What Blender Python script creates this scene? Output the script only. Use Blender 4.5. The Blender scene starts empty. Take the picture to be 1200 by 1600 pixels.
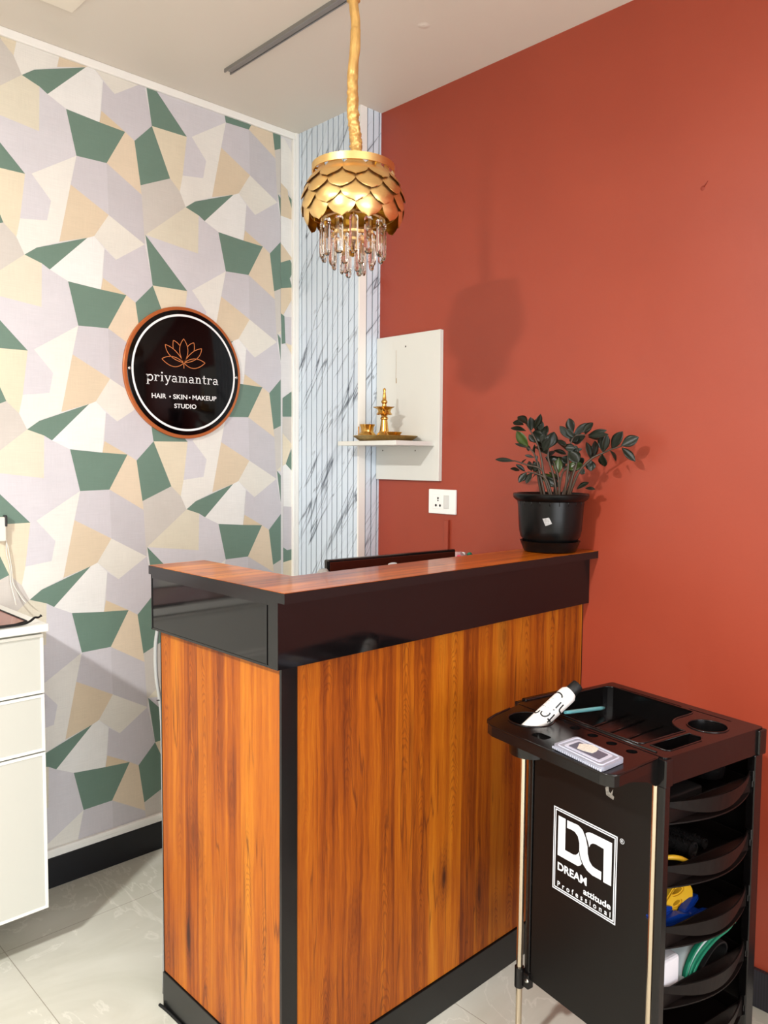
import bpy, bmesh, math, random
from mathutils import Vector, Matrix
PI = math.pi
C = bpy.context.scene.collection
random.seed(7)

# ---------------------------------------------------------------- camera
cam = bpy.data.cameras.new('camera')
cam.sensor_fit = 'VERTICAL'; cam.sensor_height = 36.0
cam.lens = 36.0 * 1237.32 / 1600.0
cam.clip_start = 0.05
co = bpy.data.objects.new('camera', cam); C.objects.link(co)
YAW, PITCH, ROLL = 0.8062, -0.0651, 0.0078
_F = Vector((math.cos(YAW)*math.cos(PITCH), math.sin(YAW)*math.cos(PITCH), math.sin(PITCH)))
_R = Vector((math.sin(YAW), -math.cos(YAW), 0)); _U = _R.cross(_F)
_R2 = _R*math.cos(ROLL) + _U*math.sin(ROLL); _U2 = -_R*math.sin(ROLL) + _U*math.cos(ROLL)
m = Matrix((_R2, _U2, -_F)).transposed().to_4x4(); m.translation = Vector((-2.1383, -2.6475, 1.45))
co.matrix_world = m
bpy.context.scene.camera = co

# ---------------------------------------------------------------- world, exposure
w = bpy.data.worlds.new('world'); bpy.context.scene.world = w; w.use_nodes = True
w.node_tree.nodes['Background'].inputs[0].default_value = (0.75, 0.85, 1.0, 1)
w.node_tree.nodes['Background'].inputs[1].default_value = 0.3
vs = bpy.context.scene.view_settings
vs.view_transform = 'Standard'; vs.look = 'None'; vs.gamma = 1.0; vs.exposure = -0.12
try: vs.use_curve_mapping = False
except Exception: pass

# ---------------------------------------------------------------- ceiling lamps (all behind or beside the camera; last two are added fill)
H = 2.7696
LIGHTS = [  # x, y, radius, power, colour
    (-3.55, -1.85, 0.10, 213, (1.0, 0.99, 0.97)),
    (-2.05, -0.95, 0.16, 3, (1.0, 0.95, 0.88)),
    (-1.2, -4.1, 0.16, 16, (1.0, 0.96, 0.92)),  # added fill lamp, no such source known here
    (-3.6, -4.1, 0.16, 9, (1.0, 0.96, 0.92)),  # second added fill lamp, weaker
]
def lamp_light(x, y, r, p, col):
    l = bpy.data.lights.new('ceiling_or_fill_light', 'AREA'); l.shape = 'DISK'; l.size = 2*r
    l.energy = p; l.color = col
    o = bpy.data.objects.new('ceiling_or_fill_light', l); C.objects.link(o)
    o.location = (x, y, H-0.032)
    return o
for L_ in LIGHTS: lamp_light(*L_)
# daylight from an unseen shop front, added to brighten the wallpaper and counter front
l = bpy.data.lights.new('added_front_daylight', 'AREA'); l.shape = 'RECTANGLE'; l.size = 3.0; l.size_y = 2.0
l.energy = 188; l.color = (0.93, 0.97, 1.0)
wl = bpy.data.objects.new('added_front_daylight', l); C.objects.link(wl)
wl.location = (-2.6, -5.5, 1.35); wl.rotation_euler = (PI/2, 0, 0)

# ---------------------------------------------------------------- helpers
def tag(o, label=None, cat=None, group=None, kind=None):
    if label: o['label'] = label
    if cat: o['category'] = cat
    if group: o['group'] = group
    if kind: o['kind'] = kind
    return o
def empty(name, loc=(0,0,0), rz=0, label=None, cat=None, group=None, kind=None):
    o = bpy.data.objects.new(name, None); C.objects.link(o)
    o.empty_display_size = 0.05
    o.location = loc; o.rotation_euler = (0,0,rz)
    return tag(o, label, cat, group, kind)
def obj(name, bm, mat, parent=None, smooth=False, label=None, cat=None, group=None, kind=None, local=False):
    """local=False: coordinates are world ones and are moved into the parent's frame."""
    me = bpy.data.meshes.new(name)
    bmesh.ops.recalc_face_normals(bm, faces=bm.faces[:])
    bm.to_mesh(me); bm.free()
    o = bpy.data.objects.new(name, me); C.objects.link(o)
    mats = mat if isinstance(mat, (list, tuple)) else [mat]
    for mm in mats: me.materials.append(mm)
    if smooth:
        for p in me.polygons: p.use_smooth = True
        try: me.set_sharp_from_angle(angle=math.radians(38))
        except Exception: pass
    if parent is not None:
        o.parent = parent
        if not local:
            r = parent
            M = Matrix.Identity(4)
            while r is not None:
                M = r.matrix_basis @ M; r = r.parent
            me.transform(M.inverted())
    return tag(o, label, cat, group, kind)
def rebase(o):
    """put the origin of a one-mesh thing at its base centre"""
    vs_ = [v.co for v in o.data.vertices]
    c = Vector(((min(v.x for v in vs_)+max(v.x for v in vs_))/2, (min(v.y for v in vs_)+max(v.y for v in vs_))/2, min(v.z for v in vs_)))
    o.data.transform(Matrix.Translation(-c)); o.location = o.location + c
    return o
def B(): return bmesh.new()
def box(bm, x0, x1, y0, y1, z0, z1, bev=0, seg=2, mi=0):
    t = bmesh.new()
    bmesh.ops.create_cube(t, size=1)
    for v in t.verts:
        v.co = Vector(((x0+x1)/2 + v.co.x*(x1-x0), (y0+y1)/2 + v.co.y*(y1-y0), (z0+z1)/2 + v.co.z*(z1-z0)))
    if bev: bmesh.ops.bevel(t, geom=t.edges[:], offset=bev, segments=seg, profile=0.5, affect='EDGES')
    for f in t.faces: f.material_index = mi
    merge(bm, t)
    return bm
def merge(bm, t, M=None):
    if M is not None: bmesh.ops.transform(t, matrix=M, verts=t.verts[:])
    me = bpy.data.meshes.new('tmp'); t.to_mesh(me); t.free(); bm.from_mesh(me); bpy.data.meshes.remove(me)
def lathe(bm, prof, c=(0,0,0), seg=32, M=None, mi=0):
    t = bmesh.new(); rings = []
    for r, z in prof:
        if r < 1e-6: rings.append([t.verts.new((0,0,z))])
        else: rings.append([t.verts.new((r*math.cos(2*PI*i/seg), r*math.sin(2*PI*i/seg), z)) for i in range(seg)])
    for a, b in zip(rings, rings[1:]):
        for i in range(seg):
            j = (i+1) % seg
            if len(a) == 1 and len(b) == 1: continue
            if len(a) == 1: f = t.faces.new((a[0], b[i], b[j]))
            elif len(b) == 1: f = t.faces.new((a[i], a[j], b[0]))
            else: f = t.faces.new((a[i], a[j], b[j], b[i]))
            f.material_index = mi
    bmesh.ops.recalc_face_normals(t, faces=t.faces[:])
    MM = Matrix.Translation(Vector(c))
    if M is not None: MM = MM @ M
    merge(bm, t, MM)
    return bm
def tube(bm, pts, r, seg=8, cap=True, mi=0):
    pts = [Vector(p) for p in pts]; n = len(pts)
    rr = r if isinstance(r, (list, tuple)) else [r]*n
    up = None; rings = []
    for i, p in enumerate(pts):
        d = (pts[min(i+1, n-1)] - pts[max(i-1, 0)]).normalized()
        if up is None:
            up = d.orthogonal().normalized()
        else:
            up = (up - d*up.dot(d)).normalized()
        s = d.cross(up)
        rings.append([bm.verts.new(p + (up*math.cos(2*PI*k/seg) + s*math.sin(2*PI*k/seg))*rr[i]) for k in range(seg)])
    for a, b in zip(rings, rings[1:]):
        for k in range(seg):
            f = bm.faces.new((a[k], a[(k+1) % seg], b[(k+1) % seg], b[k])); f.material_index = mi; f.smooth = True
    if cap:
        for q in (rings[0], rings[-1]):
            f = bm.faces.new(q); f.material_index = mi
    return bm
def smooth_path(pts, n=6):
    pts = [Vector(p) for p in pts]; out = []
    for i in range(len(pts)-1):
        p0 = pts[max(i-1,0)]; p1 = pts[i]; p2 = pts[i+1]; p3 = pts[min(i+2, len(pts)-1)]
        for k in range(n):
            t = k/n
            out.append(0.5*((2*p1) + (p2-p0)*t + (2*p0-5*p1+4*p2-p3)*t*t + (3*p1-p0-3*p2+p3)*t**3))
    out.append(pts[-1])
    return out
def prism(bm, poly, f0, f1, mi=0):
    """poly: 2D points; f0,f1: functions (a,b)->Vector for both caps"""
    a = [bm.verts.new(f0(*p)) for p in poly]; b = [bm.verts.new(f1(*p)) for p in poly]
    n = len(poly)
    f = bm.faces.new(a); f.material_index = mi
    f = bm.faces.new(list(reversed(b))); f.material_index = mi
    for i in range(n):
        f = bm.faces.new((a[i], b[i], b[(i+1) % n], a[(i+1) % n])); f.material_index = mi
    return bm
def flat(bm, poly, fn, mi=0):
    f = bm.faces.new([bm.verts.new(fn(*p)) for p in poly]); f.material_index = mi
def ribbon(bm, pts, wd, fn, mi=0, closed=False):
    """a stroke of constant width drawn in 2D and put on a surface by fn(a,b)"""
    P2 = [Vector((p[0], p[1])) for p in pts]; n = len(P2); L, Rr = [], []
    for i, p in enumerate(P2):
        if closed: d = P2[(i+1) % n] - P2[i-1]
        else: d = P2[min(i+1, n-1)] - P2[max(i-1, 0)]
        if d.length < 1e-9: d = Vector((1,0))
        d.normalize(); nn = Vector((-d.y, d.x))*wd/2
        L.append(bm.verts.new(fn(*(p+nn)))); Rr.append(bm.verts.new(fn(*(p-nn))))
    for i in range(n if closed else n-1):
        j = (i+1) % n
        f = bm.faces.new((L[i], Rr[i], Rr[j], L[j])); f.material_index = mi
def ring2(bm, cx, cy, rx, ry, a0, a1, t, fn, n=28):
    pts = [(cx+rx*math.cos(a0+(a1-a0)*i/n), cy+ry*math.sin(a0+(a1-a0)*i/n)) for i in range(n+1)]
    ribbon(bm, pts, t, fn)
def disc2(bm, cx, cy, r, fn, n=20):
    flat(bm, [(cx+r*math.cos(2*PI*i/n), cy+r*math.sin(2*PI*i/n)) for i in range(n)], fn)
def text_bm(s, size, offset=0.0, align='CENTER', spacing=1.0):
    cu = bpy.data.curves.new('t', 'FONT'); cu.body = s; cu.size = size; cu.align_x = align
    cu.offset = offset; cu.space_character = spacing; cu.resolution_u = 4
    o = bpy.data.objects.new('t', cu); C.objects.link(o)
    bpy.context.view_layer.update()
    me = bpy.data.meshes.new_from_object(o.evaluated_get(bpy.context.evaluated_depsgraph_get()))
    bm = bmesh.new(); bm.from_mesh(me)
    bpy.data.objects.remove(o); bpy.data.curves.remove(cu); bpy.data.meshes.remove(me)
    return bm
def text_on(bm, s, size, fn, offset=0.0, align='CENTER', spacing=1.0, fit=None):
    """fit=(width,height of capitals box) stretches the text to that box, anchored at its lower left (a0,b0)"""
    t = text_bm(s, size, offset, align, spacing)
    if fit:
        a0, b0, wd, ht = fit
        xs = [v.co.x for v in t.verts]; ys = [v.co.y for v in t.verts]
        sx = wd/(max(xs)-min(xs)); sy = ht/(max(ys)-min(ys)); mx, my = min(xs), min(ys)
        for v in t.verts: v.co = Vector((a0+(v.co.x-mx)*sx, b0+(v.co.y-my)*sy, 0))
    for v in t.verts: v.co = fn(v.co.x, v.co.y)
    merge(bm, t)
def boolean(bm, cutters, solver='EXACT'):
    me = bpy.data.meshes.new('b'); bmesh.ops.recalc_face_normals(bm, faces=bm.faces[:]); bm.to_mesh(me); bm.free()
    o = bpy.data.objects.new('b', me); C.objects.link(o); cs = []
    for c in cutters:
        cm = bpy.data.meshes.new('c'); bmesh.ops.recalc_face_normals(c, faces=c.faces[:]); c.to_mesh(cm); c.free()
        k = bpy.data.objects.new('c', cm); C.objects.link(k); cs.append(k)
        md = o.modifiers.new('m', 'BOOLEAN'); md.operation = 'DIFFERENCE'; md.object = k; md.solver = solver
    bpy.context.view_layer.update()
    r = bpy.data.meshes.new_from_object(o.evaluated_get(bpy.context.evaluated_depsgraph_get()))
    out = bmesh.new(); out.from_mesh(r)
    for k in cs: bpy.data.objects.remove(k)
    bpy.data.objects.remove(o); bpy.data.meshes.remove(r)
    return out
def copy_tree(o, parent=None):
    c = o.copy(); C.objects.link(c)
    if parent is not None: c.parent = parent
    for ch in [x for x in C.objects if x.parent == o]: copy_tree(ch, c)
    return c

# ---------------------------------------------------------------- materials
def lin(c):
    f = lambda v: (v/255/12.92) if v/255 <= 0.04045 else ((v/255+0.055)/1.055)**2.4
    return (f(c[0]), f(c[1]), f(c[2]), 1)
def mat(name, col, rough=0.5, metal=0.0, spec=0.5, noise=0, nscale=(20,20,20), bump=0, coat=0, trans=0, ior=1.45, alpha=1, emis=None):
    m = bpy.data.materials.new(name); m.use_nodes = True; nt = m.node_tree; b = nt.nodes['Principled BSDF']
    b.inputs['Base Color'].default_value = lin(col); b.inputs['Roughness'].default_value = rough
    b.inputs['Metallic'].default_value = metal; b.inputs['Specular IOR Level'].default_value = spec
    b.inputs['Coat Weight'].default_value = coat; b.inputs['Coat Roughness'].default_value = 0.06
    b.inputs['Transmission Weight'].default_value = trans; b.inputs['IOR'].default_value = ior
    b.inputs['Alpha'].default_value = alpha
    if emis: b.inputs['Emission Color'].default_value = lin(emis[0]); b.inputs['Emission Strength'].default_value = emis[1]
    if noise or bump:
        tc = nt.nodes.new('ShaderNodeTexCoord'); mp = nt.nodes.new('ShaderNodeMapping'); mp.inputs['Scale'].default_value = nscale
        nz = nt.nodes.new('ShaderNodeTexNoise'); nz.inputs['Scale'].default_value = 1; nz.inputs['Detail'].default_value = 4
        nt.links.new(tc.outputs['Object'], mp.inputs[0]); nt.links.new(mp.outputs[0], nz.inputs['Vector'])
        if noise:
            mx = nt.nodes.new('ShaderNodeMix'); mx.data_type = 'RGBA'; mx.blend_type = 'MULTIPLY'
            mr = nt.nodes.new('ShaderNodeMapRange'); mr.inputs['From Min'].default_value = 0.3; mr.inputs['From Max'].default_value = 0.7
            mr.inputs['To Min'].default_value = 1-noise; mr.inputs['To Max'].default_value = 1
            nt.links.new(nz.outputs['Fac'], mr.inputs[0])
            mx.inputs[0].default_value = 1; mx.inputs[6].default_value = lin(col); nt.links.new(mr.outputs[0], mx.inputs[7])
            nt.links.new(mx.outputs[2], b.inputs['Base Color'])
        if bump:
            bp = nt.nodes.new('ShaderNodeBump'); bp.inputs['Strength'].default_value = bump; bp.inputs['Distance'].default_value = 0.002
            nt.links.new(nz.outputs['Fac'], bp.inputs['Height']); nt.links.new(bp.outputs[0], b.inputs['Normal'])
    return m
class NT:
    def __init__(s, name):
        s.m = bpy.data.materials.new(name); s.m.use_nodes = True; s.nt = s.m.node_tree; s.b = s.nt.nodes['Principled BSDF']
    def n(s, t, **k):
        nd = s.nt.nodes.new('ShaderNode'+t)
        for a, v in k.items(): setattr(nd, a, v)
        return nd
    def l(s, a, b): s.nt.links.new(a, b)
    def val(s, x, inp):
        if isinstance(x, (int, float)): inp.default_value = x
        else: s.l(x, inp)
    def math(s, op, a, b=0.0, c=None):
        nd = s.n('Math', operation=op); s.val(a, nd.inputs[0]); s.val(b, nd.inputs[1])
        if c is not None: s.val(c, nd.inputs[2])
        return nd.outputs[0]
    def xyz(s):
        tc = s.n('TexCoord'); sp = s.n('SeparateXYZ'); s.l(tc.outputs['Object'], sp.inputs[0]); return sp.outputs
    def vec(s, x, y, z=0.0):
        c = s.n('CombineXYZ'); s.val(x, c.inputs[0]); s.val(y, c.inputs[1]); s.val(z, c.inputs[2]); return c.outputs[0]
    def noise(s, v, scale=1, detail=4, rough=.5, dist=0):
        nd = s.n('TexNoise'); s.l(v, nd.inputs['Vector']); nd.inputs['Scale'].default_value = scale
        nd.inputs['Detail'].default_value = detail; nd.inputs['Roughness'].default_value = rough; nd.inputs['Distortion'].default_value = dist
        return nd.outputs['Fac']
    def ramp(s, f, stops, interp='LINEAR'):
        r = s.n('ValToRGB'); s.l(f, r.inputs[0]); cr = r.color_ramp; cr.interpolation = interp
        while len(cr.elements) < len(stops): cr.elements.new(0.5)
        for e, (p, c) in zip(cr.elements, stops): e.position = p; e.color = lin(c)
        return r.outputs[0]
    def mix(s, f, a, b, mode='MIX'):
        nd = s.n('Mix', data_type='RGBA', blend_type=mode); s.val(f, nd.inputs[0])
        for x, i in ((a, 6), (b, 7)):
            if isinstance(x, tuple): nd.inputs[i].default_value = lin(x)
            else: s.l(x, nd.inputs[i])
        return nd.outputs[2]
    def maprange(s, v, a, b, c, d):
        nd = s.n('MapRange'); s.l(v, nd.inputs[0])
        for i, q in enumerate((a, b, c, d)): nd.inputs[i+1].default_value = q
        return nd.outputs[0]
def wood(name, across, along, rough, tint=1.0, plank=0.093, coat=0.3):
    """across / along: lists of (x,y,z) weights"""
    t = NT(name); X, Y, Z = t.xyz()
    def comb(wt):
        r = None
        for a, q in zip((X, Y, Z), wt):
            if q:
                u = t.math('MULTIPLY', a, q); r = u if r is None else t.math('ADD', r, u)
        return r
    s_, l_ = comb(across), comb(along)
    mul, add, sub = (lambda a, b: t.math('MULTIPLY', a, b)), (lambda a, b: t.math('ADD', a, b)), (lambda a, b: t.math('SUBTRACT', a, b))
    wob = t.noise(t.vec(mul(s_, 7.0), mul(l_, 3.0)), 1, 4, .6)
    s2 = add(s_, mul(sub(wob, 0.5), 0.035))
    fine = t.noise(t.vec(mul(s2, 420), mul(l_, 11)), 1, 4, .7)
    med = t.noise(t.vec(mul(s2, 60), mul(l_, 1.3)), 1, 4, .6)
    broad = t.noise(t.vec(mul(s_, 13), mul(l_, 0.9)), 1, 2)
    q = t.math('DIVIDE', s_, plank); pl = t.math('FLOOR', q); loc = sub(t.math('FRACT', q), 0.5)
    wn = t.n('TexWhiteNoise', noise_dimensions='1D'); t.l(pl, wn.inputs['W'])
    wn2 = t.n('TexWhiteNoise', noise_dimensions='1D'); t.l(add(pl, 31.7), wn2.inputs['W'])
    wv_, w2_ = wn.outputs['Value'], wn2.outputs['Value']
    f = add(mul(med, 0.55), mul(broad, 0.40))
    f = add(f, mul(fine, 0.30))
    f = add(f, mul(sub(wv_, 0.5), 0.20))
    k = tint
    col = t.ramp(f, [(0.38, (98*k, 35*k, 0)), (0.50, (146*k, 64*k, 1)), (0.60, (180*k, 88*k, 4*k)), (0.72, (206*k, 114*k, 12*k)), (0.85, (224*k, 138*k, 28*k))])
    # cathedral grain arches, different in every plank
    par = add(add(mul(mul(loc, loc), 1.1), mul(l_, add(mul(wv_, 1.2), .5))), mul(sub(t.noise(t.vec(mul(s_, 14), mul(l_, 5), 2.), 1, 3), .5), .40))
    arc_ = t.math('SINE', mul(par, 190.0))
    where = mul(t.maprange(t.noise(t.vec(mul(pl, 3.1), mul(l_, 1.6), 5.), 1, 1), .48, .58, 0, 1), t.maprange(t.math('ABSOLUTE', loc), .30, .48, 1, 0))
    col = t.mix(mul(mul(t.maprange(arc_, .1, 1, 0, 1), where), .42), col, (96*k, 34*k, 4*k))
    # knots with dark halo
    vv = t.n('TexVoronoi', feature='F1'); vv.inputs['Scale'].default_value = 1
    t.l(t.vec(mul(s_, 10.5), mul(l_, 3.1)), vv.inputs['Vector'])
    dn = add(vv.outputs['Distance'], mul(sub(med, .5), .35))
    sel = t.n('TexWhiteNoise', noise_dimensions='3D'); t.l(vv.outputs['Position'], sel.inputs['Vector'])
    on_ = t.math('GREATER_THAN', sel.outputs['Value'], 0.45)
    kn = mul(t.maprange(dn, 0.02, 0.12, 1, 0), on_)
    hal = mul(t.maprange(dn, 0.05, 0.36, 1, 0), on_)
    col = t.mix(mul(hal, .50), col, (104*k, 34*k, 6*k))
    rg = t.math('SINE', mul(dn, 120.0))
    col = t.mix(mul(mul(t.maprange(rg, 0.1, 1.0, 0, 1), hal), .5), col, (78*k, 26*k, 4*k))
    col = t.mix(mul(kn, .85), col, (54*k, 18*k, 6*k))
    # long thin cracks
    for sc1, sc2, off in ((12, .55, 3.7), (17, .8, 12.3)):
        ck = t.noise(t.vec(mul(s_, sc1), mul(l_, sc2), off), 1, 3)
        ck = t.maprange(t.math('ABSOLUTE', sub(ck, .5)), 0.0, 0.010, 1, 0)
        msk = t.maprange(t.noise(t.vec(mul(s_, 4), mul(l_, 2), 9.+off), 1, 2), .46, .56, 0, 1)
        col = t.mix(mul(mul(ck, msk), .62), col, (84*k, 28*k, 5*k))
    t.l(col, t.b.inputs['Base Color'])
    t.b.inputs['Specular IOR Level'].default_value = .35
    t.b.inputs['Roughness'].default_value = rough; t.b.inputs['Coat Weight'].default_value = coat; t.b.inputs['Coat Roughness'].default_value = 0.08
    bp = t.n('Bump'); bp.inputs['Strength'].default_value = .12; bp.inputs['Distance'].default_value = .001
    t.l(fine, bp.inputs['Height']); t.l(bp.outputs[0], t.b.inputs['Normal'])
    return t.m
M_wood = wood('wood_laminate', (1, -1, 0), (0, 0, 1), 0.48, .84, plank=.062, coat=0.0)
M_woodtop = wood('wood_laminate_top', (0, 1, 0), (1, 0, 0), 0.34, 1.0, plank=0.06, coat=0.35)
M_mat = mat('mat_reddish_wood', (150, 74, 58), .25, noise=.3, nscale=(6, 60, 6), coat=.4)
M_gloss = mat('black_gloss_laminate', (13, 11, 12), .07, spec=.5)
M_black = mat('black_laminate', (16, 16, 16), .30)
M_edge = mat('black_edge_band', (16, 15, 16), .20)
M_plast = mat('black_plastic', (12, 10, 10), .22, bump=.05, nscale=(300,300,300))
M_shelf = mat('black_shelf_plastic', (15, 10, 9), .5, spec=.2)
M_plast2 = mat('black_panel_board', (11, 9, 8), .42, spec=.35, bump=.04, nscale=(200,200,200))
M_dark = mat('matt_black', (10, 10, 10), .6)
M_chrome = mat('polished_steel', (214, 200, 178), .18, metal=1)
M_screw = mat('screw_steel', (200, 200, 196), .25, metal=1)
M_gold = mat('brushed_gold', (246, 208, 140), .36, metal=1, noise=.06, nscale=(60,60,400))
M_goldin = mat('gold_inside', (190, 140, 48), .35, metal=1)
M_cord = mat('gold_fabric', (228, 182, 108), .40, metal=.45, noise=.25, nscale=(120,120,40), bump=.6)
M_brass = mat('brass', (226, 178, 96), .20, metal=1, noise=.2, nscale=(60,60,60))
M_brass2 = mat('brass_tray', (200, 166, 98), .34, metal=1, noise=.25, nscale=(80,80,80))
M_copper = mat('copper_acrylic', (186, 106, 58), .22, metal=.35)
M_sign = mat('black_acrylic', (7, 4, 5), .10, spec=.3)
M_white = mat('white_print', (240, 240, 240), .4)
M_orange = mat('copper_print', (214, 128, 74), .35)
M_glass = mat('crystal', (255, 252, 250), .0, trans=1, ior=1.52)
M_pot = mat('pot_plastic', (9, 9, 9), .30, spec=.3, noise=.15, nscale=(30,30,30))
M_soil = mat('soil', (40, 28, 20), .9, noise=.5, nscale=(150,150,150), bump=1)
M_perl = mat('perlite', (225, 222, 210), .8)
M_leaf = mat('leaf_dark', (24, 31, 20), .38, noise=.45, nscale=(50,50,50), spec=.4)
M_leafg = mat('leaf_green', (58, 76, 30), .32, noise=.3, nscale=(50,50,50))
M_stem = mat('stem', (62, 48, 36), .4)
M_lam = mat('white_laminate', (218, 218, 211), .28, noise=.02, nscale=(4,4,4))
M_cab = mat('cabinet_front', (190, 190, 181), .4)
M_cabw = mat('cabinet_edge', (226, 225, 216), .30)
M_sock = mat('socket_white', (244, 244, 240), .25)
M_sockg = mat('socket_grey', (214, 214, 210), .3)
M_trim = mat('white_trim', (238, 236, 230), .35)
M_alu = mat('aluminium_channel', (150, 148, 146), .35, metal=.7)
M_skirt = mat('skirting_black', (19, 20, 25), .45, noise=.3, nscale=(30,30,30))
M_cable = mat('cable_white', (226, 222, 210), .4)
M_cabled = mat('cable_dark', (40, 38, 38), .4)
M_mon = mat('monitor_black', (22, 18, 17), .14)
M_turq = mat('turquoise_plastic', (120, 200, 208), .35)
M_pink = mat('pink_plastic', (214, 60, 90), .35)
M_blue = mat('blue_plastic', (10, 48, 128), .3)
M_yel = mat('yellow_plastic', (214, 168, 40), .35)
M_cloth = mat('white_cloth', (206, 206, 212), .7)
M_green = mat('green_trim', (14, 112, 84), .5)
M_tubew = mat('bottle_white', (238, 234, 230), .32)
M_tubet = mat('bottle_print', (22, 22, 24), .4)
M_tubel = mat('bottle_label', (206, 218, 220), .4)
M_ibox = mat('clear_plastic', (212, 216, 232), .16, trans=.55, ior=1.2)
M_ibox2 = mat('smoky_plastic', (92, 96, 112), .3)
M_paper = mat('worn_paper', (232, 226, 214), .7, noise=.3, nscale=(300,300,300))
M_sticker = mat('silver_sticker', (190, 190, 192), .3, metal=.5, noise=.4, nscale=(200,200,200))
M_bag = mat('clear_bag', (230, 210, 214), .15, trans=.5, ior=1.1)

# ================================================================ structure
def S(o): o['kind'] = 'structure'; return o
XL, YF = -5.0, -5.6
# floor: large cream vitrified tiles with fine joints and cloudy veins
t = NT('floor_tiles'); X, Y, Z = t.xyz()
def joint(v, period, off):
    fr = t.math('FRACT', t.math('DIVIDE', t.math('SUBTRACT', v, off), period))
    d = t.math('MINIMUM', fr, t.math('SUBTRACT', 1.0, fr))
    return t.math('LESS_THAN', d, 0.0011/period)
jj = t.math('MAXIMUM', joint(X, 0.8, -1.387), joint(Y, 0.8, -0.27))
cl_ = t.noise(t.vec(t.math('MULTIPLY', X, 1.4), t.math('MULTIPLY', Y, 3.0)), 1, 5, .55, 1.2)
vn = t.noise(t.vec(t.math('MULTIPLY', X, 2.2), t.math('MULTIPLY', Y, 1.1), 4.0), 1, 6, .6, 1.5)
vn = t.maprange(t.math('ABSOLUTE', t.math('SUBTRACT', vn, .5)), 0, .012, 1, 0)
c_ = t.ramp(cl_, [(.3, (178, 177, 163)), (.5, (192, 191, 179)), (.7, (202, 201, 190))])
c_ = t.mix(t.math('MULTIPLY', vn, .35), c_, (228, 226, 216))
c_ = t.mix(t.math('MULTIPLY', jj, .8), c_, (128, 120, 106))
t.l(c_, t.b.inputs['Base Color']); t.b.inputs['Roughness'].default_value = .28
M_floor = t.m
# red emulsion paint
t = NT('red_paint'); X, Y, Z = t.xyz()
nz = t.noise(t.vec(t.math('MULTIPLY', X, 3), t.math('MULTIPLY', Y, 3), t.math('MULTIPLY', Z, 3)), 1, 3)
t.l(t.ramp(nz, [(.3, (151, 58, 36)), (.7, (157, 62, 39))]), t.b.inputs['Base Color'])
t.b.inputs['Roughness'].default_value = .42; t.b.inputs['Specular IOR Level'].default_value = .6
n2 = t.noise(t.vec(t.math('MULTIPLY', X, 90), t.math('MULTIPLY', Y, 90), t.math('MULTIPLY', Z, 90)), 1, 4)
bp = t.n('Bump'); bp.inputs['Strength'].default_value = .10; bp.inputs['Distance'].default_value = .002
t.l(n2, bp.inputs['Height']); t.l(bp.outputs[0], t.b.inputs['Normal'])
M_red = t.m
M_ceil = mat('ceiling_paint', (222, 214, 202), .5, noise=.03, nscale=(1.3,1.3,1.3), bump=.04)
M_wall = mat('wall_paint', (160, 152, 142), .6)

S(obj('floor', box(B(), XL-.1, .12, YF-.1, .12, -.1, 0), M_floor))
S(obj('ceiling', box(B(), XL-.1, .12, YF-.1, .12, H, H+.1), M_ceil))
S(obj('wall_right', box(B(), 0, .12, YF, 0, 0, H), M_red))
wb = S(obj('wall_back', box(B(), XL, .12, 0, .12, 0, H), M_wall))
bm = B(); FX0, FX1, FZ0, FZ1 = -4.15, -1.05, .3, 2.4
box(bm, XL-.1, FX0, YF-.12, YF, 0, H); box(bm, FX1, .12, YF-.12, YF, 0, H); box(bm, FX0, FX1, YF-.12, YF, 0, FZ0); box(bm, FX0, FX1, YF-.12, YF, FZ1, H)
S(obj('wall_front', bm, M_wall))
wf = S(empty('added_window_1', ((FX0+FX1)/2, YF-.06, FZ0)))  # unseen window, put in to carry the added daylight
bm = B()
for a, b, c, d in ((FX0, FX1, FZ0, FZ0+.05), (FX0, FX1, FZ1-.05, FZ1), (FX0, FX0+.05, FZ0+.05, FZ1-.05), (FX1-.05, FX1, FZ0+.05, FZ1-.05), (-2.63, -2.57, FZ0+.05, FZ1-.05)): box(bm, a, b, YF-.085, YF-.035, c, d)
obj('window_frame', bm, M_trim, wf)
for a, b in ((FX0+.05, -2.63), (-2.57, FX1-.05)): obj('window_pane', box(B(), a, b, YF-.062, YF-.058, FZ0+.05, FZ1-.05), mat('frosted_glass', (235, 240, 245), .4, trans=.9), wf)
S(obj('wall_left', box(B(), XL-.12, XL, YF, 0, 0, H), M_wall))
# ---------------- wallpaper
def paper(name, rgb):
    t = NT(name); X, Y, Z = t.xyz()
    a = t.noise(t.vec(t.math('MULTIPLY', X, 15), 0, t.math('MULTIPLY', Z, 420)), 1, 3, .6)
    b = t.noise(t.vec(t.math('MULTIPLY', X, 420), 0, t.math('MULTIPLY', Z, 15)), 1, 3, .6)
    c = t.noise(t.vec(t.math('MULTIPLY', X, 9), 0, t.math('MULTIPLY', Z, 9)), 1, 3, .6)
    f = t.math('ADD', t.math('MULTIPLY', a, .4), t.math('ADD', t.math('MULTIPLY', b, .3), t.math('MULTIPLY', c, .3)))
    lo = tuple(int(v*.972) for v in rgb); hi = tuple(min(255, int(v*1.02)) for v in rgb)
    t.l(t.ramp(f, [(.38, lo), (.62, hi)]), t.b.inputs['Base Color']); t.b.inputs['Roughness'].default_value = .5
    bp = t.n('Bump'); bp.inputs['Strength'].default_value = .15; bp.inputs['Distance'].default_value = .001
    t.l(a, bp.inputs['Height']); t.l(bp.outputs[0], t.b.inputs['Normal'])
    return t.m
PK = ['base','g','b','b2','t','t2','w','w2','c','r','l','l2','lg','gr']
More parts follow.
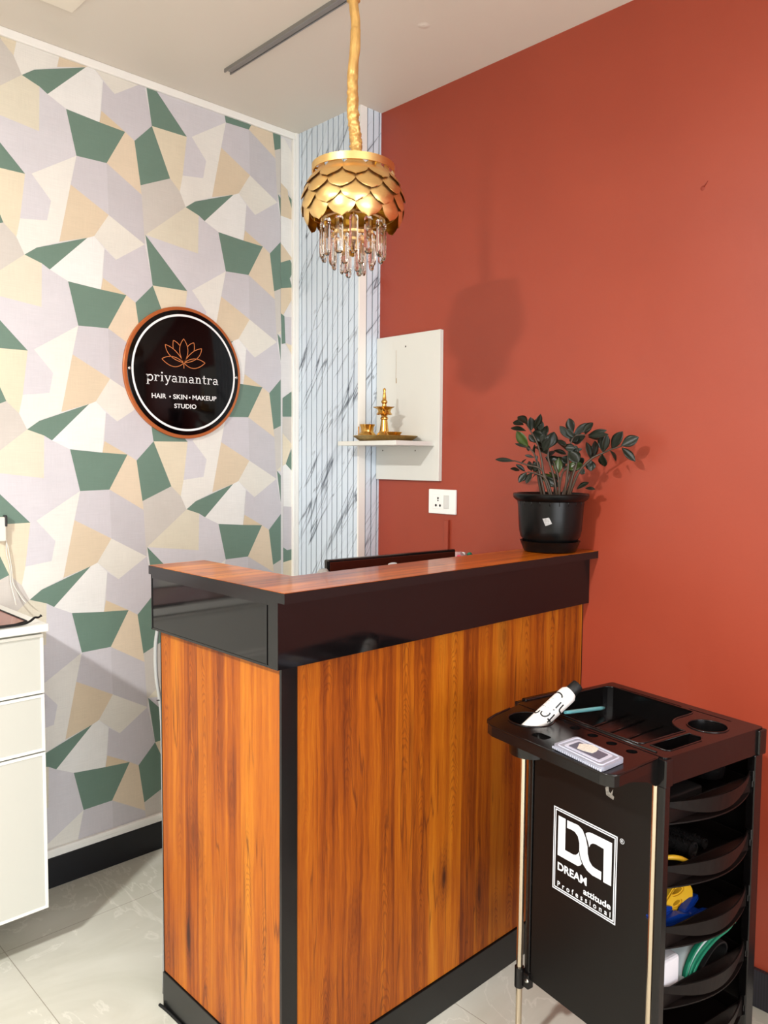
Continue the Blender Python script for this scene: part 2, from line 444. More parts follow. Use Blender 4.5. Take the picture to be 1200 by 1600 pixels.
PC = {'base':(216,213,212),'g':(104,130,116),'b':(218,206,182),'b2':(216,199,174),'t':(212,195,168),'t2':(210,192,162),'w':(228,227,223),'w2':(225,222,214),
      'c':(220,216,205),'r':(214,207,188),'l':(199,195,199),'l2':(205,202,206),'lg':(192,188,191),'gr':(199,193,185)}
PM = [paper('wallpaper_'+k, PC[k]) for k in PK]
VV = (-0.0035, -0.5535); BB = (0.5715, -0.279)
CELL = [
 ('g', [(-1.0513, 2.5859), (-0.848, 2.5706), (-0.916, 2.4484), (-1.0195, 2.4452)]),
 ('g', [(-1.1959, 1.5404), (-1.1573, 1.5694), (-0.9905, 1.6327), (-1.1172, 1.507)]),
 ('g', [(-0.7479, 2.6192), (-0.8143, 2.5498), (-0.7935, 2.4044), (-0.679, 2.4557)]),
 ('g', [(-0.7773, 2.2377), (-0.6137, 2.067), (-0.7514, 2.0657)]),
 ('b', [(-0.7549, 1.5122), (-0.6172, 1.5135), (-0.6357, 1.3714), (-0.6481, 1.3118), (-0.686, 1.3487)]),
 ('b2', [(-0.848, 2.5706), (-0.8143, 2.5498), (-0.7935, 2.4044), (-0.79, 2.3728), (-0.916, 2.4484)]),
 ('t2', [(-0.9351, 2.0624), (-0.9425, 2.0226), (-0.8515, 2.0171)]),
 ('w', [(-0.987, 2.1862), (-0.9634, 2.1965), (-0.9282, 2.1608), (-0.9425, 2.0226), (-1.0548, 2.0324), (-1.1137, 2.0605)]),
 ('c', [(-0.9114, 2.2773), (-0.7801, 2.2039), (-0.8876, 2.1316), (-0.9634, 2.1965)]),
 ('t', [(-1.0407, 2.3478), (-0.9114, 2.2773), (-0.9634, 2.1965), (-0.987, 2.1862), (-1.0813, 2.1553)]),
 ('l', [(-1.0195, 2.4452), (-0.916, 2.4484), (-0.9114, 2.2773), (-1.0407, 2.3478)]),
 ('lg', [(-0.916, 2.4484), (-0.79, 2.3728), (-0.7801, 2.2039), (-0.9114, 2.2773)]),
 ('gr', [(-0.7935, 2.4044), (-0.679, 2.4557), (-0.6411, 2.4188), (-0.6174, 2.3684), (-0.7773, 2.2377), (-0.7801, 2.2039), (-0.79, 2.3728)]),
 ('r', [(-0.6244, 1.2614), (-0.5707, 1.2433), (-0.5746, 1.104), (-0.7843, 1.1307)]),
 ('l2', [(-1.1887, 1.7925), (-1.1689, 1.7981), (-1.109, 1.7272), (-1.1227, 1.6617), (-1.2072, 1.6504)]),
 ('w2', [(-1.023, 1.8917), (-1.0442, 1.7943), (-1.0848, 1.6018), (-1.1573, 1.5694), (-1.1959, 1.5404), (-1.2196, 1.5908), (-1.2072, 1.6504), (-1.1227, 1.6617), (-1.109, 1.7272), (-1.1689, 1.7981)]),
 ('l', [(-0.7801, 2.2039), (-0.7514, 2.0657), (-0.8178, 1.9963), (-0.8515, 2.0171), (-0.8515, 2.0171), (-0.9351, 2.0624), (-0.9282, 2.1608), (-0.8876, 2.1316)]),
 ('l2', [(-0.5707, 1.2433), (-0.5457, 1.228), (-0.4868, 1.1999), (-0.455, 1.0592), (-0.6009, 0.9656), (-0.6207, 0.96), (-0.7843, 1.1307), (-0.5746, 1.104)])]
STRIP = [
 ('g', [(-0.192, 2.2437), (-0.1433, 2.2633), (-0.1221, 2.2296), (-0.1447, 2.188), (-0.1327, 2.1536), (-0.1921, 2.1417)]),
 ('t', [(-0.1954, 2.3227), (-0.1221, 2.2866), (-0.1221, 2.2699), (-0.1433, 2.2633), (-0.192, 2.2437)]),
 ('t', [(-0.1921, 2.1417), (-0.1327, 2.1536), (-0.122, 2.1412), (-0.122, 2.1243), (-0.1783, 2.0355), (-0.1922, 2.042)]),
 ('g', [(-0.1888, 2.0424), (-0.1714, 2.0325), (-0.1665, 1.9252), (-0.1854, 1.9193)]),
 ('l', [(-0.1714, 2.0308), (-0.1184, 2.0348), (-0.1147, 1.9165), (-0.1665, 1.9252)]),
 ('b', [(-0.1665, 1.9252), (-0.1183, 1.9162), (-0.1183, 1.8595)]),
 ('g', [(-0.1813, 1.7011), (-0.1813, 1.6256), (-0.119, 1.6283), (-0.1191, 1.7417)]),
 ('gr', [(-0.1813, 1.623), (-0.119, 1.6256), (-0.119, 1.5143), (-0.1323, 1.5141), (-0.1814, 1.5576)]),
 ('b', [(-0.1814, 1.5576), (-0.1323, 1.513), (-0.1652, 1.4318), (-0.1815, 1.4238)]),
 ('g', [(-0.1289, 1.5088), (-0.119, 1.5037), (-0.1189, 1.3892), (-0.1652, 1.4318)]),
 ('w', [(-0.1795, 1.4238), (-0.1652, 1.4318), (-0.1189, 1.3892), (-0.1188, 1.2527), (-0.177, 1.2574)]),
 ('l', [(-0.177, 1.2574), (-0.1188, 1.2527), (-0.1187, 1.075), (-0.1587, 1.0741), (-0.1784, 1.0873)]),
 ('g', [(-0.1784, 1.0873), (-0.1587, 1.0741), (-0.1187, 1.0777), (-0.1187, 1.0344), (-0.1785, 1.0248)]),
 ('b', [(-0.1785, 1.0248), (-0.1187, 1.0344), (-0.1186, 0.9069), (-0.1785, 0.9133)]),
 ('w2', [(-0.1926, 2.7323), (-0.1711, 2.736), (-0.1287, 2.6806), (-0.1269, 2.4972), (-0.1565, 2.5392), (-0.1916, 2.5608)]),
 ('t', [(-0.1916, 2.5608), (-0.1565, 2.5392), (-0.1524, 2.517), (-0.1269, 2.4457), (-0.1268, 2.4246), (-0.1917, 2.4295)]),
 ('g', [(-0.1536, 2.519), (-0.1263, 2.4973), (-0.1263, 2.4458)]),
 ('w', [(-0.1899, 2.4298), (-0.1268, 2.4246), (-0.1268, 2.2647), (-0.19, 2.3233)])]
def clip(poly, ax, lim, sgn):
    out = []
    for i, p in enumerate(poly):
        q = poly[(i+1) % len(poly)]
        a = sgn*(p[ax]-lim); b = sgn*(q[ax]-lim)
        if a >= 0: out.append(p)
        if (a >= 0) != (b >= 0):
            u = a/(a-b); out.append((p[0]+(q[0]-p[0])*u, p[1]+(q[1]-p[1])*u))
    return out
WX0, WX1, WZb, WZt, SEAM = -3.4, -.128, .128, H-.024, -.1895
bm = B()
flat(bm, [(WX0, WZb), (WX1, WZb), (WX1, WZt), (WX0, WZt)], lambda a, b: Vector((a, -.0010, b)), 0)
seen = 0
for i in range(-7, 8):
    for j in range(-6, 3):
        for ki, (k, pts) in enumerate(CELL):
            P_ = [(x+VV[0]*i+BB[0]*j, z+VV[1]*i+BB[1]*j) for x, z in pts]
            for ax, lim, sg in ((0, WX0, 1), (0, SEAM, -1), (1, WZb, 1), (1, WZt, -1)):
                P_ = clip(P_, ax, lim, sg)
                if len(P_) < 3: break
            if len(P_) < 3: continue
            flat(bm, P_, lambda a, b: Vector((a, -.0014-.00002*ki, b)), PK.index(k))
for per in (0, -1.23, -1.81):
    for ki, (k, pts) in enumerate(STRIP):
        P_ = [(x, z+per) for x, z in pts]
        if per == 0 and False: pass
        for ax, lim, sg in ((0, SEAM, 1), (0, WX1, -1), (1, WZb, 1), (1, WZt if per == 0 else .93, -1)):
            P_ = clip(P_, ax, lim, sg)
            if len(P_) < 3: break
        if len(P_) >= 3: flat(bm, P_, lambda a, b: Vector((a, -.0020-.00002*ki-(.0004 if per == 0 else 0), b)), PK.index(k))
me_faces = bm.faces[:]
for f in me_faces:
    f.normal_update()
    if f.normal.y > 0: f.normal_flip()
def obj_keep(name, bm, mats, parent=None):
    me = bpy.data.meshes.new(name); bm.to_mesh(me); bm.free()
    o = bpy.data.objects.new(name, me); C.objects.link(o)
    for q in mats: me.materials.append(q)
    if parent: o.parent = parent
    return o
obj_keep('wallpaper', bm, PM, wb)

# trims round the papered panel
S(obj('trim_1', box(B(), WX0, -.107, -.012, 0, H-.027, H, .003), M_trim))
S(obj('trim_2', box(B(), -.136, -.107-.0165, -.016, 0, .128, H-.027, .003), M_trim))
bm = B(); box(bm, WX0, -.107, -.010, 0, .103, .118, .002); box(bm, WX0, -.107, -.016, 0, .118, .134, .003)
S(obj('trim_3', bm, M_trim))
S(obj('baseboard_back', box(B(), WX0, -.107, -.014, 0, 0, .103, .002), M_skirt))
t = NT('skirting_ribbed'); X, Y, Z = t.xyz()
wv = t.math('SINE', t.math('MULTIPLY', Y, 900.0))
t.l(t.ramp(t.maprange(wv, -1, 1, 0, 1), [(0, (24, 24, 30)), (1, (40, 40, 48))]), t.b.inputs['Base Color']); t.b.inputs['Roughness'].default_value = .5
S(obj('baseboard_right', box(B(), -.014, 0, YF, -1.32, 0, .103, .002), t.m))

# ---------------- pillar faced with marble-print fluted panels
PA, PB = .1072, .388
t = NT('marble_print'); X, Y, Z = t.xyz()
hh = t.math('SUBTRACT', X, Y)
def veins(ang, sx, sz, off, wd):
    ca, sa = math.cos(ang), math.sin(ang)
    al = t.math('ADD', t.math('MULTIPLY', hh, ca), t.math('MULTIPLY', Z, sa))
    ac = t.math('SUBTRACT', t.math('MULTIPLY', Z, ca), t.math('MULTIPLY', hh, sa))
    nn = t.noise(t.vec(t.math('MULTIPLY', al, sx), t.math('MULTIPLY', ac, sz), off), 1, 4, .55, .3)
    return t.maprange(t.math('ABSOLUTE', t.math('SUBTRACT', nn, .5)), 0, wd, 1, 0), t.noise(t.vec(t.math('MULTIPLY', al, 7), t.math('MULTIPLY', ac, 9), off+3), 1, 2)
v1, k1 = veins(math.radians(56), .55, 5.5, 0.3, .0085)
v2, k2 = veins(math.radians(50), .8, 8.5, 7.1, .0065)
v3, k3 = veins(math.radians(60), .7, 7.0, 21.4, .0075)
ft = t.math('MULTIPLY', v1, t.maprange(k1, .38, .55, .2, .95))
ft2 = t.math('MULTIPLY', v2, t.maprange(k2, .42, .6, 0, .8))
ft3 = t.math('MULTIPLY', v3, t.maprange(k3, .45, .6, 0, .8))
sm, k4 = veins(math.radians(56), .55, 5.5, 0.3, .035)
c_ = t.mix(t.math('MULTIPLY', t.math('MULTIPLY', sm, t.maprange(k1, .48, .62, 0, 1)), .40), (212, 224, 236), (128, 140, 154))
c_ = t.mix(ft, c_, (88, 96, 108)); c_ = t.mix(ft2, c_, (112, 120, 132)); c_ = t.mix(ft3, c_, (104, 112, 124))
t.l(c_, t.b.inputs['Base Color']); t.b.inputs['Roughness'].default_value = .22
M_marble = t.m
M_groove = mat('panel_groove', (34, 38, 48), .5)
pil = S(empty('pillar', (-PA/2, -PB/2, 0)))
obj('core', box(B(), -PA+.0035, 0, -PB+.0035, 0, 0, H), M_groove, pil)
G1 = [-.0333, -.0652, -.098, -.1316, -.166, -.1986, -.2295, -.260, -.2901, -.3244, -.3571]
bm = B(); gw = .0027
box(bm, -PA, -PA+.0037, G1[0]+gw, -.0160, 0, H)
for a, b in zip(G1, G1[1:]): box(bm, -PA, -PA+.0037, b+gw, a-gw, 0, H)
box(bm, -PA, -PA+.0037, -PB+.001, G1[-1]-gw, 0, H)
obj('fluted_panel', bm, M_marble, pil)
bm = B()
for a, b in ((-.0722, -.0410), (-.0410, -.0115), (-.0115, -.0005)): box(bm, a+gw, b-gw if b < -.002 else b, -PB, -PB+.0037, 0, H)
obj('fluted_panel', bm, M_marble, pil)
bm = B(); box(bm, -PA-.0015, -.0722-gw, -PB-.0015, -PB+.0010, 0, H); box(bm, -PA-.0015, -PA, -PB+.001, -PB+.006, 0, H)
obj('corner_trim', bm, M_trim, pil)
obj('edge_trim', box(B(), -PA-.0165, -PA, -.0162, 0, 0, H, .002), M_trim, pil)

# ---------------- ceiling lamps (fixtures, two of them for the added fill), aluminium channel, ceiling box
M_lit = mat('lit_diffuser', (255, 250, 240), .5, emis=((255, 240, 222), 3.0))
for i, (x, y, r, p, col) in enumerate(LIGHTS):
    q = empty('ceiling_or_fill_lamp', (x, y, H), 0, ['round ceiling lamp over the left of the room', 'round ceiling lamp nearest the chandelier', 'round fill lamp added behind on the right', 'round fill lamp added behind on the left'][i], 'ceiling lamp', 'round ceiling lamps')
    obj('lamp_rim', lathe(B(), [(r+.001, 0), (r+.02, 0), (r+.02, -.03), (r+.001, -.03), (r+.001, 0)], (x, y, H), 40), M_trim, q)
    obj('diffuser', lathe(B(), [(0, -.01), (r, -.01), (r, -.028), (0, -.028)], (x, y, H), 40), M_lit, q)
q = empty('ceiling_channel', (-.60, -2.1, H), 0, 'thin grey aluminium light channel running across the ceiling above the chandelier', 'light channel')
bm = B(); box(bm, -.617, -.613, -3.9, -.262, H-.012, H); box(bm, -.594, -.590, -3.9, -.262, H-.012, H); box(bm, -.613, -.594, -3.9, -.262, H-.003, H)
obj('channel', bm, M_alu, q)
obj('diffuser_strip', box(B(), -.612, -.595, -3.9, -.275, H-.009, H-.004), mat('grey_diffuser', (136, 132, 130), .4), q)
o = obj('ceiling_panel', box(B(), -1.73, -1.132, -.86, -.258, H-.014, H, .003), mat('ceiling_panel_paint', (236, 228, 212), .4))
tag(o, 'pale square panel on the ceiling at the top left edge, above the wallpaper', 'ceiling panel')
o = obj('blister', lathe(B(), [(0, -.0026), (.008, -.0022), (.014, -.0008), (.02, 0)], (0, 0, 0), 16), M_ceil)
o.location = (-.25, -.95, H); tag(o, 'small round bump of filler in the ceiling paint', 'ceiling bump')
o.location = (-.33, -.92, H)
bm = B(); lathe(bm, [(0, -.0015), (.004, -.001), (.007, 0)], (0,0,0), 9, Matrix.Rotation(-PI/2, 4, 'Y') @ Matrix.Rotation(PI, 4, 'X'))
tube(bm, [(-.001, -.004, .003), (-.0015, -.014, .016)], [.0016, .0006], 6)
o = obj('paint_chip', bm, mat('chip_dark', (140, 52, 36), .6)); o.location = (0, -1.655, 2.192)
tag(o, 'small dark chip and scratch in the red wall near the upper right', 'paint chip')

# ================================================================ round sign
cx, cz = -.6315, 1.7645
sg = empty('round_sign', (cx, -.002, cz-.24), 0, 'round black sign with a copper rim and white lotus lettering on the patterned wallpaper', 'sign')
Ry = Matrix.Rotation(PI/2, 4, 'X')
obj('rim', lathe(B(), [(0, .002), (.238, .002), (.240, .004), (.240, .012), (.238, .014), (.2255, .014), (.2255, .012), (0, .012)], (cx, 0, cz), 96, Ry), M_copper, sg, True)
obj('face_disc', lathe(B(), [(0, .0125), (.2275, .0125), (.2275, .0160), (.2265, .0165), (0, .0165)], (cx, 0, cz), 96, Ry), M_sign, sg, True)
fs = lambda a, b: Vector((a, -.0169, b))
bm = B(); ring2(bm, cx, cz, .2085, .2085, 0, 2*PI, .0075, fs, 120)
obj('white_ring', bm, M_white, sg, label='thin white circle')
# lotus
bm = B()
def quadc(p0, p1, p2, n=14):
    return [((1-u)**2*p0[0]+2*u*(1-u)*p1[0]+u*u*p2[0], (1-u)**2*p0[1]+2*u*(1-u)*p1[1]+u*u*p2[1]) for u in [i/n for i in range(n+1)]]
lx, lw = -.6388, .0022
def mir(pts): return [(2*lx-a, b) for a, b in pts]
top = (lx, 1.889); base = (lx, 1.8015)
ribbon(bm, quadc(base, (lx-.034, 1.848), top), lw, fs); ribbon(bm, quadc(base, (lx+.034, 1.848), top), lw, fs)
for f_ in (lambda q: q, mir):
    ribbon(bm, f_(quadc((lx-.0155, 1.862), (lx-.028, 1.876), (lx-.042, 1.8785), 8)), lw, fs)
    ribbon(bm, f_(quadc((lx-.042, 1.8785), (lx-.046, 1.862), (lx-.0415, 1.8455), 8)), lw, fs)
    ribbon(bm, f_(quadc(base, (lx-.030, 1.852), (lx-.0745, 1.8605))), lw, fs)
    ribbon(bm, f_(quadc((lx-.0745, 1.8605), (lx-.070, 1.812), base)), lw, fs)
    ribbon(bm, f_(quadc((lx-.0885, 1.8086), (lx-.045, 1.835), base)), lw, fs)
    ribbon(bm, f_(quadc((lx-.0885, 1.8086), (lx-.040, 1.764), base)), lw, fs)
ribbon(bm, [base, (lx, 1.781)], lw*1.2, fs)
obj('lotus_emblem', bm, M_orange, sg, label='copper line drawing of a lotus')
# serif word
bm = B()
XH = .0222; SX = XH*1.165; wx, wz = -.7895, 1.7272
cur = [wx]
def gf(a, b): return Vector((cur[0]+a*SX, -.0169, wz + b*XH + (cur[0]+a*SX-wx)*.012))
def rc(x0, y0, x1, y1): flat(bm, [(x0, y0), (x1, y0), (x1, y1), (x0, y1)], gf)
def ln(p, q, wd): ribbon(bm, [p, q], wd, gf)
def rg(cx_, cy_, rx, ry, a0, a1, wd=.15): ring2(bm, cx_, cy_, rx, ry, math.radians(a0), math.radians(a1), wd, gf, 24)
def dot(x, y, r): disc2(bm, x, y, r, gf)
sT, sf = .17, .085
def stem(x, y0=0, y1=1, top=True, foot=True):
    rc(x-sT/2, y0, x+sT/2, y1)
    if top: rc(x-.24, y1-sf, x, y1)
    if foot: rc(x-.22, y0, x+.22, y0+sf)
def g_p(): stem(.28, -.58, 1); rg(.64, .49, .36, .46, 0, 360); return 1.17
def g_r(): stem(.28); rg(.60, .52, .28, .42, 65, 170, .13); dot(.76, .84, .12); return .95
def g_i(): stem(.30); dot(.28, 1.38, .13); return .62
def g_y(): ln((.18, .95), (.55, .03), .17); ln((.92, .95), (.42, -.45), .11); rc(.0, 1-sf, .38, 1); rc(.74, 1-sf, 1.08, 1); dot(.30, -.47, .12); return 1.10
def g_a(): rg(.42, .28, .28, .24, 0, 360, .13); rg(.44, .64, .30, .30, 0, 150, .12); rc(.66, .08, .82, .68); rc(.74, 0, .98, sf); return 1.06
def arch(x): rg(x, .55, .25, .38, 0, 165, .13); rc(x+.25-sT/2, 0, x+.25+sT/2, .6); rc(x+.25-.2, 0, x+.25+.2, sf)
def g_m(): stem(.28); arch(.55); arch(1.05); return 1.62
def g_n(): stem(.28); arch(.57); return 1.14
def g_t(): rc(.26, .2, .26+sT, 1.36); rc(.05, 1-sf, .66, 1); rg(.52, .22, .18, .17, 180, 330, .12); return .80
GL = {'p': g_p, 'r': g_r, 'i': g_i, 'y': g_y, 'a': g_a, 'm': g_m, 'n': g_n, 't': g_t}
for ch in 'priyamantra': cur[0] += GL[ch]()*SX
obj('lettering', bm, M_white, sg, label='white serif lettering')
bm = B()
sl = lambda a, b: Vector((a, -.0169, b+(a+.768)*.012))
for s_, a0, wd_ in (('HAIR', -.768, .0565), ('SKIN', -.6835, .0575), ('MAKEUP', -.6045, .1025)):
    text_on(bm, s_, .02, sl, offset=.0003, fit=(a0, 1.6665, wd_, .0172))
disc2(bm, -.6960, 1.6745, .0032, sl); disc2(bm, -.6160, 1.6745, .0032, sl)
text_on(bm, 'STUDIO', .02, sl, offset=.0003, fit=(-.6795, 1.6335, .091, .0165))
obj('lettering', bm, M_white, sg, label='small white capital lettering')
for sx_ in (-.2195, .2175):
    obj('screw', lathe(B(), [(0, .0165), (.0055, .0165), (.0055, .0195), (.0035, .0215), (0, .022)], (cx+sx_, 0, cz), 16, Ry), M_screw, sg, True)

# ================================================================ reception counter
rc_ = empty('reception_counter', (-.6, -1.1, 0), 0, 'L-shaped reception counter in orange wood laminate with black fascia and ledge', 'reception counter')
zt, zb, hf, hk = 1.1798, 1.1575, 1.0153, .0974
xs, ys, yb, xi, yi = -1.1858, -1.366, -.792, -1.0238, -1.1797
poly = [(xs, ys), (-.001, ys), (-.001, yi), (xi, yi), (xi, yb), (xs, yb)]
def inset(poly, d):  # axis aligned L
    x0, y0 = xs+d, ys+d
    return [(x0, y0), (-.001-d*.0, y0), (-.001, yi-d), (xi-d, yi-d), (xi-d, yb-d), (x0, yb-d)]
bm = prism(B(), poly, lambda a, b: Vector((a, b, zb)), lambda a, b: Vector((a, b, zt-.0008)))
led = obj('ledge', bm, M_edge, rc_, label='black-edged ledge')
bm = prism(B(), inset(poly, .0022), lambda a, b: Vector((a, b, zt-.004)), lambda a, b: Vector((a, b, zt)))
obj('ledge_surface', bm, M_woodtop, led)
# black fascia band
xf, yf_ = -1.1800, -1.3370
fa = obj('fascia', prism(B(), [(xf, yf_), (-.001, yf_), (-.001, yi-.02), (xi-.02, yi-.02), (xi-.02, yb-.004), (xf, yb-.004)], lambda a, b: Vector((a, b, hf)), lambda a, b: Vector((a, b, zb))), M_gloss, rc_)
bm = B(); box(bm, xf-.0016, xf, yf_, yb-.004, zb-.010, zb-.001); box(bm, xf-.0016, xf, yf_, yb-.004, hf, hf+.005)
box(bm, xf-.0022, xf, yf_-.0012, yf_+.030, hf, zb-.001); box(bm, xf-.0018, xf, yf_+.038, yf_+.041, hf, zb-.001); box(bm, xf-.0016, xf, yb-.008, yb-.004, hf, zb-.001)
obj('edge_strip', bm, M_edge, fa)
# body
xw, yw = -1.1560, -1.3163
bo = obj('body', prism(B(), [(xw+.006, yw+.006), (-.001, yw+.006), (-.001, yi-.05), (xi-.03, yi-.05), (xi-.03, yb-.006), (xw+.006, yb-.006)], lambda a, b: Vector((a, b, .0)), lambda a, b: Vector((a, b, hf))), M_black, rc_)
obj('side_panel', box(B(), xw, xw+.006, yw+.004, yb-.006, hk, hf), M_wood, rc_)
obj('front_panel', box(B(), xw+.042, -.004, yw, yw+.006, hk, hf), M_wood, rc_)
bm = B(); box(bm, xw-.0015, xw+.040, yw-.0015, yw+.006, 0, hf); obj('corner_post', bm, M_edge, rc_)
obj('edge_strip', box(B(), -.004, -.001, yw-.001, yw+.006, hk, hf), M_edge, rc_); obj('edge_strip', box(B(), xw-.001, xw+.005, yb-.0065, yb-.003, 0, hf), M_edge, rc_)
bm = B(); box(bm, xw-.004, xw+.006, yw-.0035, yb-.003, 0, hk-.003, .001, 1); box(bm, xw-.0038, -.001, yw-.0045, yw+.006, 0, hk-.003, .001, 1)
sk = obj('kickboard', bm, M_black, rc_)
obj('sealant', tube(B(), smooth_path([(xw-.012, yb+.002, .004), (xw-.008, yb-.05, .003), (xw-.007, yb-.2, .003), (xw-.009, yb-.35, .003), (xw-.006, yw+.02, .003)], 5), .004, 6), M_dark, rc_)
# inner desk behind the ledge
bm = B(); box(bm, xi-.05, -.001, yi-.05, -.70, .72, .745); obj('desk_top', bm, M_woodtop, rc_)
for a_, b_ in ((-.9, -.88), (-.05, -.03)): obj('desk_support', box(B(), a_, b_, yi-.04, -.72, 0, .72), M_black, rc_)
# cable at the back of the counter
o = obj('cable', tube(B(), smooth_path([(-1.150, -.770, 1.012), (-1.1565, -.768, .96), (-1.153, -.764, .88), (-1.141, -.766, .78), (-1.139, -.768, .60), (-1.139, -.770, .30), (-1.142, -.766, .012)], 6), .0052, 8), mat('cable_grey', (150, 150, 148), .35), label='grey cable running down the back corner of the wooden counter', cat='cable')
bm = B(); tube(bm, [(-1.155, -.768, .818), (-1.128, -.768, .815)], .0015, 6)
obj('cable_tie', bm, M_dark, o)
# monitor
mp = Vector((-.738, -.961, 0)); mq = Vector((-.254, -1.008, 0)); ang = math.atan2((mq-mp).y, (mq-mp).x); mc = (mp+mq)/2; hw = (mq-mp).length/2
mo = empty('monitor', (mc.x, mc.y, .745), ang, 'black computer monitor standing behind the counter, only its top edge showing', 'monitor')
bm = box(B(), -hw, hw, -.004, .016, .125, .4275, .004); obj('housing', bm, M_mon, mo, local=True)
obj('rear_cover', box(B(), -hw+.006, hw-.006, -.0075, -.004, .135, .4205, .001, 1), mat('monitor_back_reflection', (60, 24, 16), .12), mo, local=True)  # red-brown ledge reflection put into the colour of this black cover
obj('screen', box(B(), -hw+.01, hw-.01, .016, .017, .14, .418), mat('screen_dark', (10, 10, 12), .1), mo, local=True)
bm = B(); box(bm, -.03, .03, -.012, .004, .01, .2); obj('neck', bm, M_mon, mo, local=True)
obj('foot', box(B(), -.11, .11, -.09, .09, 0, .012, .004), M_mon, mo, local=True)
bm = B(); disc2(bm, -.008, 0, .0085, lambda a, b: Vector((a*2.0+.0, -.0079, .4005+b*.5))); obj('badge', bm, M_white, mo, local=True, label='small white badge')
# glass-like grey ornament left of the monitor
q = empty('ornament', (-.80, -1.02, .745), 0, 'small blurred grey and white round item behind the counter, left of the monitor', 'ornament')
obj('stand', lathe(B(), [(0, 0), (.03, 0), (.03, .01), (.008, .02), (.008, .36), (0, .36)], (-.80, -1.02, .745), 16), M_mon, q, True)
obj('head', lathe(B(), [(0, .355), (.016, .362), (.022, .382), (.020, .402), (.010, .414), (0, .416)], (-.80, -1.02, .745), 20), mat('ornament_grey', (170, 166, 160), .3, noise=.5, nscale=(60,60,60)), q, True)
# crumpled bag right of the monitor
bm = bmesh.new(); bmesh.ops.create_icosphere(bm, subdivisions=4, radius=1)
rnd = random.Random(5)
import mathutils.noise as mn
for v in bm.verts:
    n_ = mn.noise(v.co*2.4)*.35 + mn.noise(v.co*6)*.18
    v.co = Vector((v.co.x*.075*(1+n_), v.co.y*.05*(1+n_), max(-.03, v.co.z*.045*(1+n_))))
for f in bm.faces: f.material_index = 0
o = obj('plastic_bag', bm, [mat('bag_print', (226, 190, 190), .25, trans=.25, ior=1.1, noise=.5, nscale=(70,70,70))], None)
o.location = (-.13, -.92, 1.095)
tag(o, 'crumpled clear plastic bag with pink and green contents behind the counter, right of the monitor', 'plastic bag')
for k in range(10):
    a = rnd.uniform(0, 2*PI); bm2 = B()
    x_, y_, z_ = .055*math.cos(a)*rnd.random(), .035*math.sin(a), .028+rnd.uniform(-.006, .014)
    lathe(bm2, [(0, -.007), (.008, -.004), (.009, .002), (.005, .007), (0, .008)], (x_, y_, z_), 8)
    obj('sweet', bm2, [M_pink, M_green, M_white, M_pink][k % 4], o, True, local=True)
o = obj('carton', box(B(), -.22, -.04, -.99, -.85, .745, 1.063, .004), mat('carton', (150, 112, 76), .7)); rebase(o)
tag(o, 'brown carton on the inner desk under the plastic bag', 'carton')

# conduit and socket on the red wall
bm = B(); box(bm, -.012, 0, -.762, -.742, .7455, 1.238, .002); o = obj('cable_trunking', bm, M_red); rebase(o)
tag(o, 'narrow red-painted cable trunking on the red wall below the socket', 'cable trunking')
sy, sz = -.7295, 1.3025
so = empty('wall_socket', (0, sy, sz-.044), 0, 'white wall socket with switch on the red wall below the shelf', 'socket')
obj('plate', box(B(), -.010, 0, sy-.0655, sy+.0655, sz-.0445, sz+.0445, .003), M_sock, so)
obj('outlet_face', box(B(), -.0118, -.009, sy-.010, sy+.043, sz-.026, sz+.026, .001), M_sock, so)
obj('rocker_switch', box(B(), -.0135, -.009, sy-.036, sy-.012, sz-.024, sz+.024, .0015), M_sockg, so)
bm = B()
fx = lambda a, b: Vector((-.0121, a, b))
for yy, zz, r_ in ((.0265, -.014, .0048), (.0065, -.014, .0048), (.0165, .0125, .0042), (.0165, .004, .003)): disc2(bm, sy+yy, sz+zz, r_, fx, 12)
obj('socket_holes', bm, M_dark, so)

# ================================================================ wall shelf
sh = empty('wall_shelf', (-.10, -.555, 1.377), 0, 'white laminate wall shelf with tall back board beside the marble pillar', 'wall shelf')
obj('back_board', box(B(), -.018, -.0005, -.7200, -.3900, 1.377, 1.9185, .0008, 1), M_lam, sh)
obj('shelf_board', box(B(), -.214, -.018, -.697, -.3900, 1.5035, 1.5195, .0006, 1), M_lam, sh)
fb = lambda a, b: Vector((-.0186, a, b)); M_hole = mat('hole_grey', (90, 84, 78), .5)
for yy, zz, r_ in ((-.547, 1.874, .0035), (-.428, 1.488, .0032), (-.602, 1.487, .0032)):
    bm = B(); disc2(bm, yy, zz, r_, fb, 10); obj('screw_hole', bm, M_hole, sh)
bm = B(); ribbon(bm, [(-.497, 1.865), (-.498, 1.80), (-.497, 1.765), (-.499, 1.752)], .0012, fb); ribbon(bm, [(-.4985, 1.760), (-.4990, 1.750), (-.4992, 1.741)], .0042, fb)
obj('drip_stain', bm, mat('stain_brown', (176, 150, 110), .6), sh)

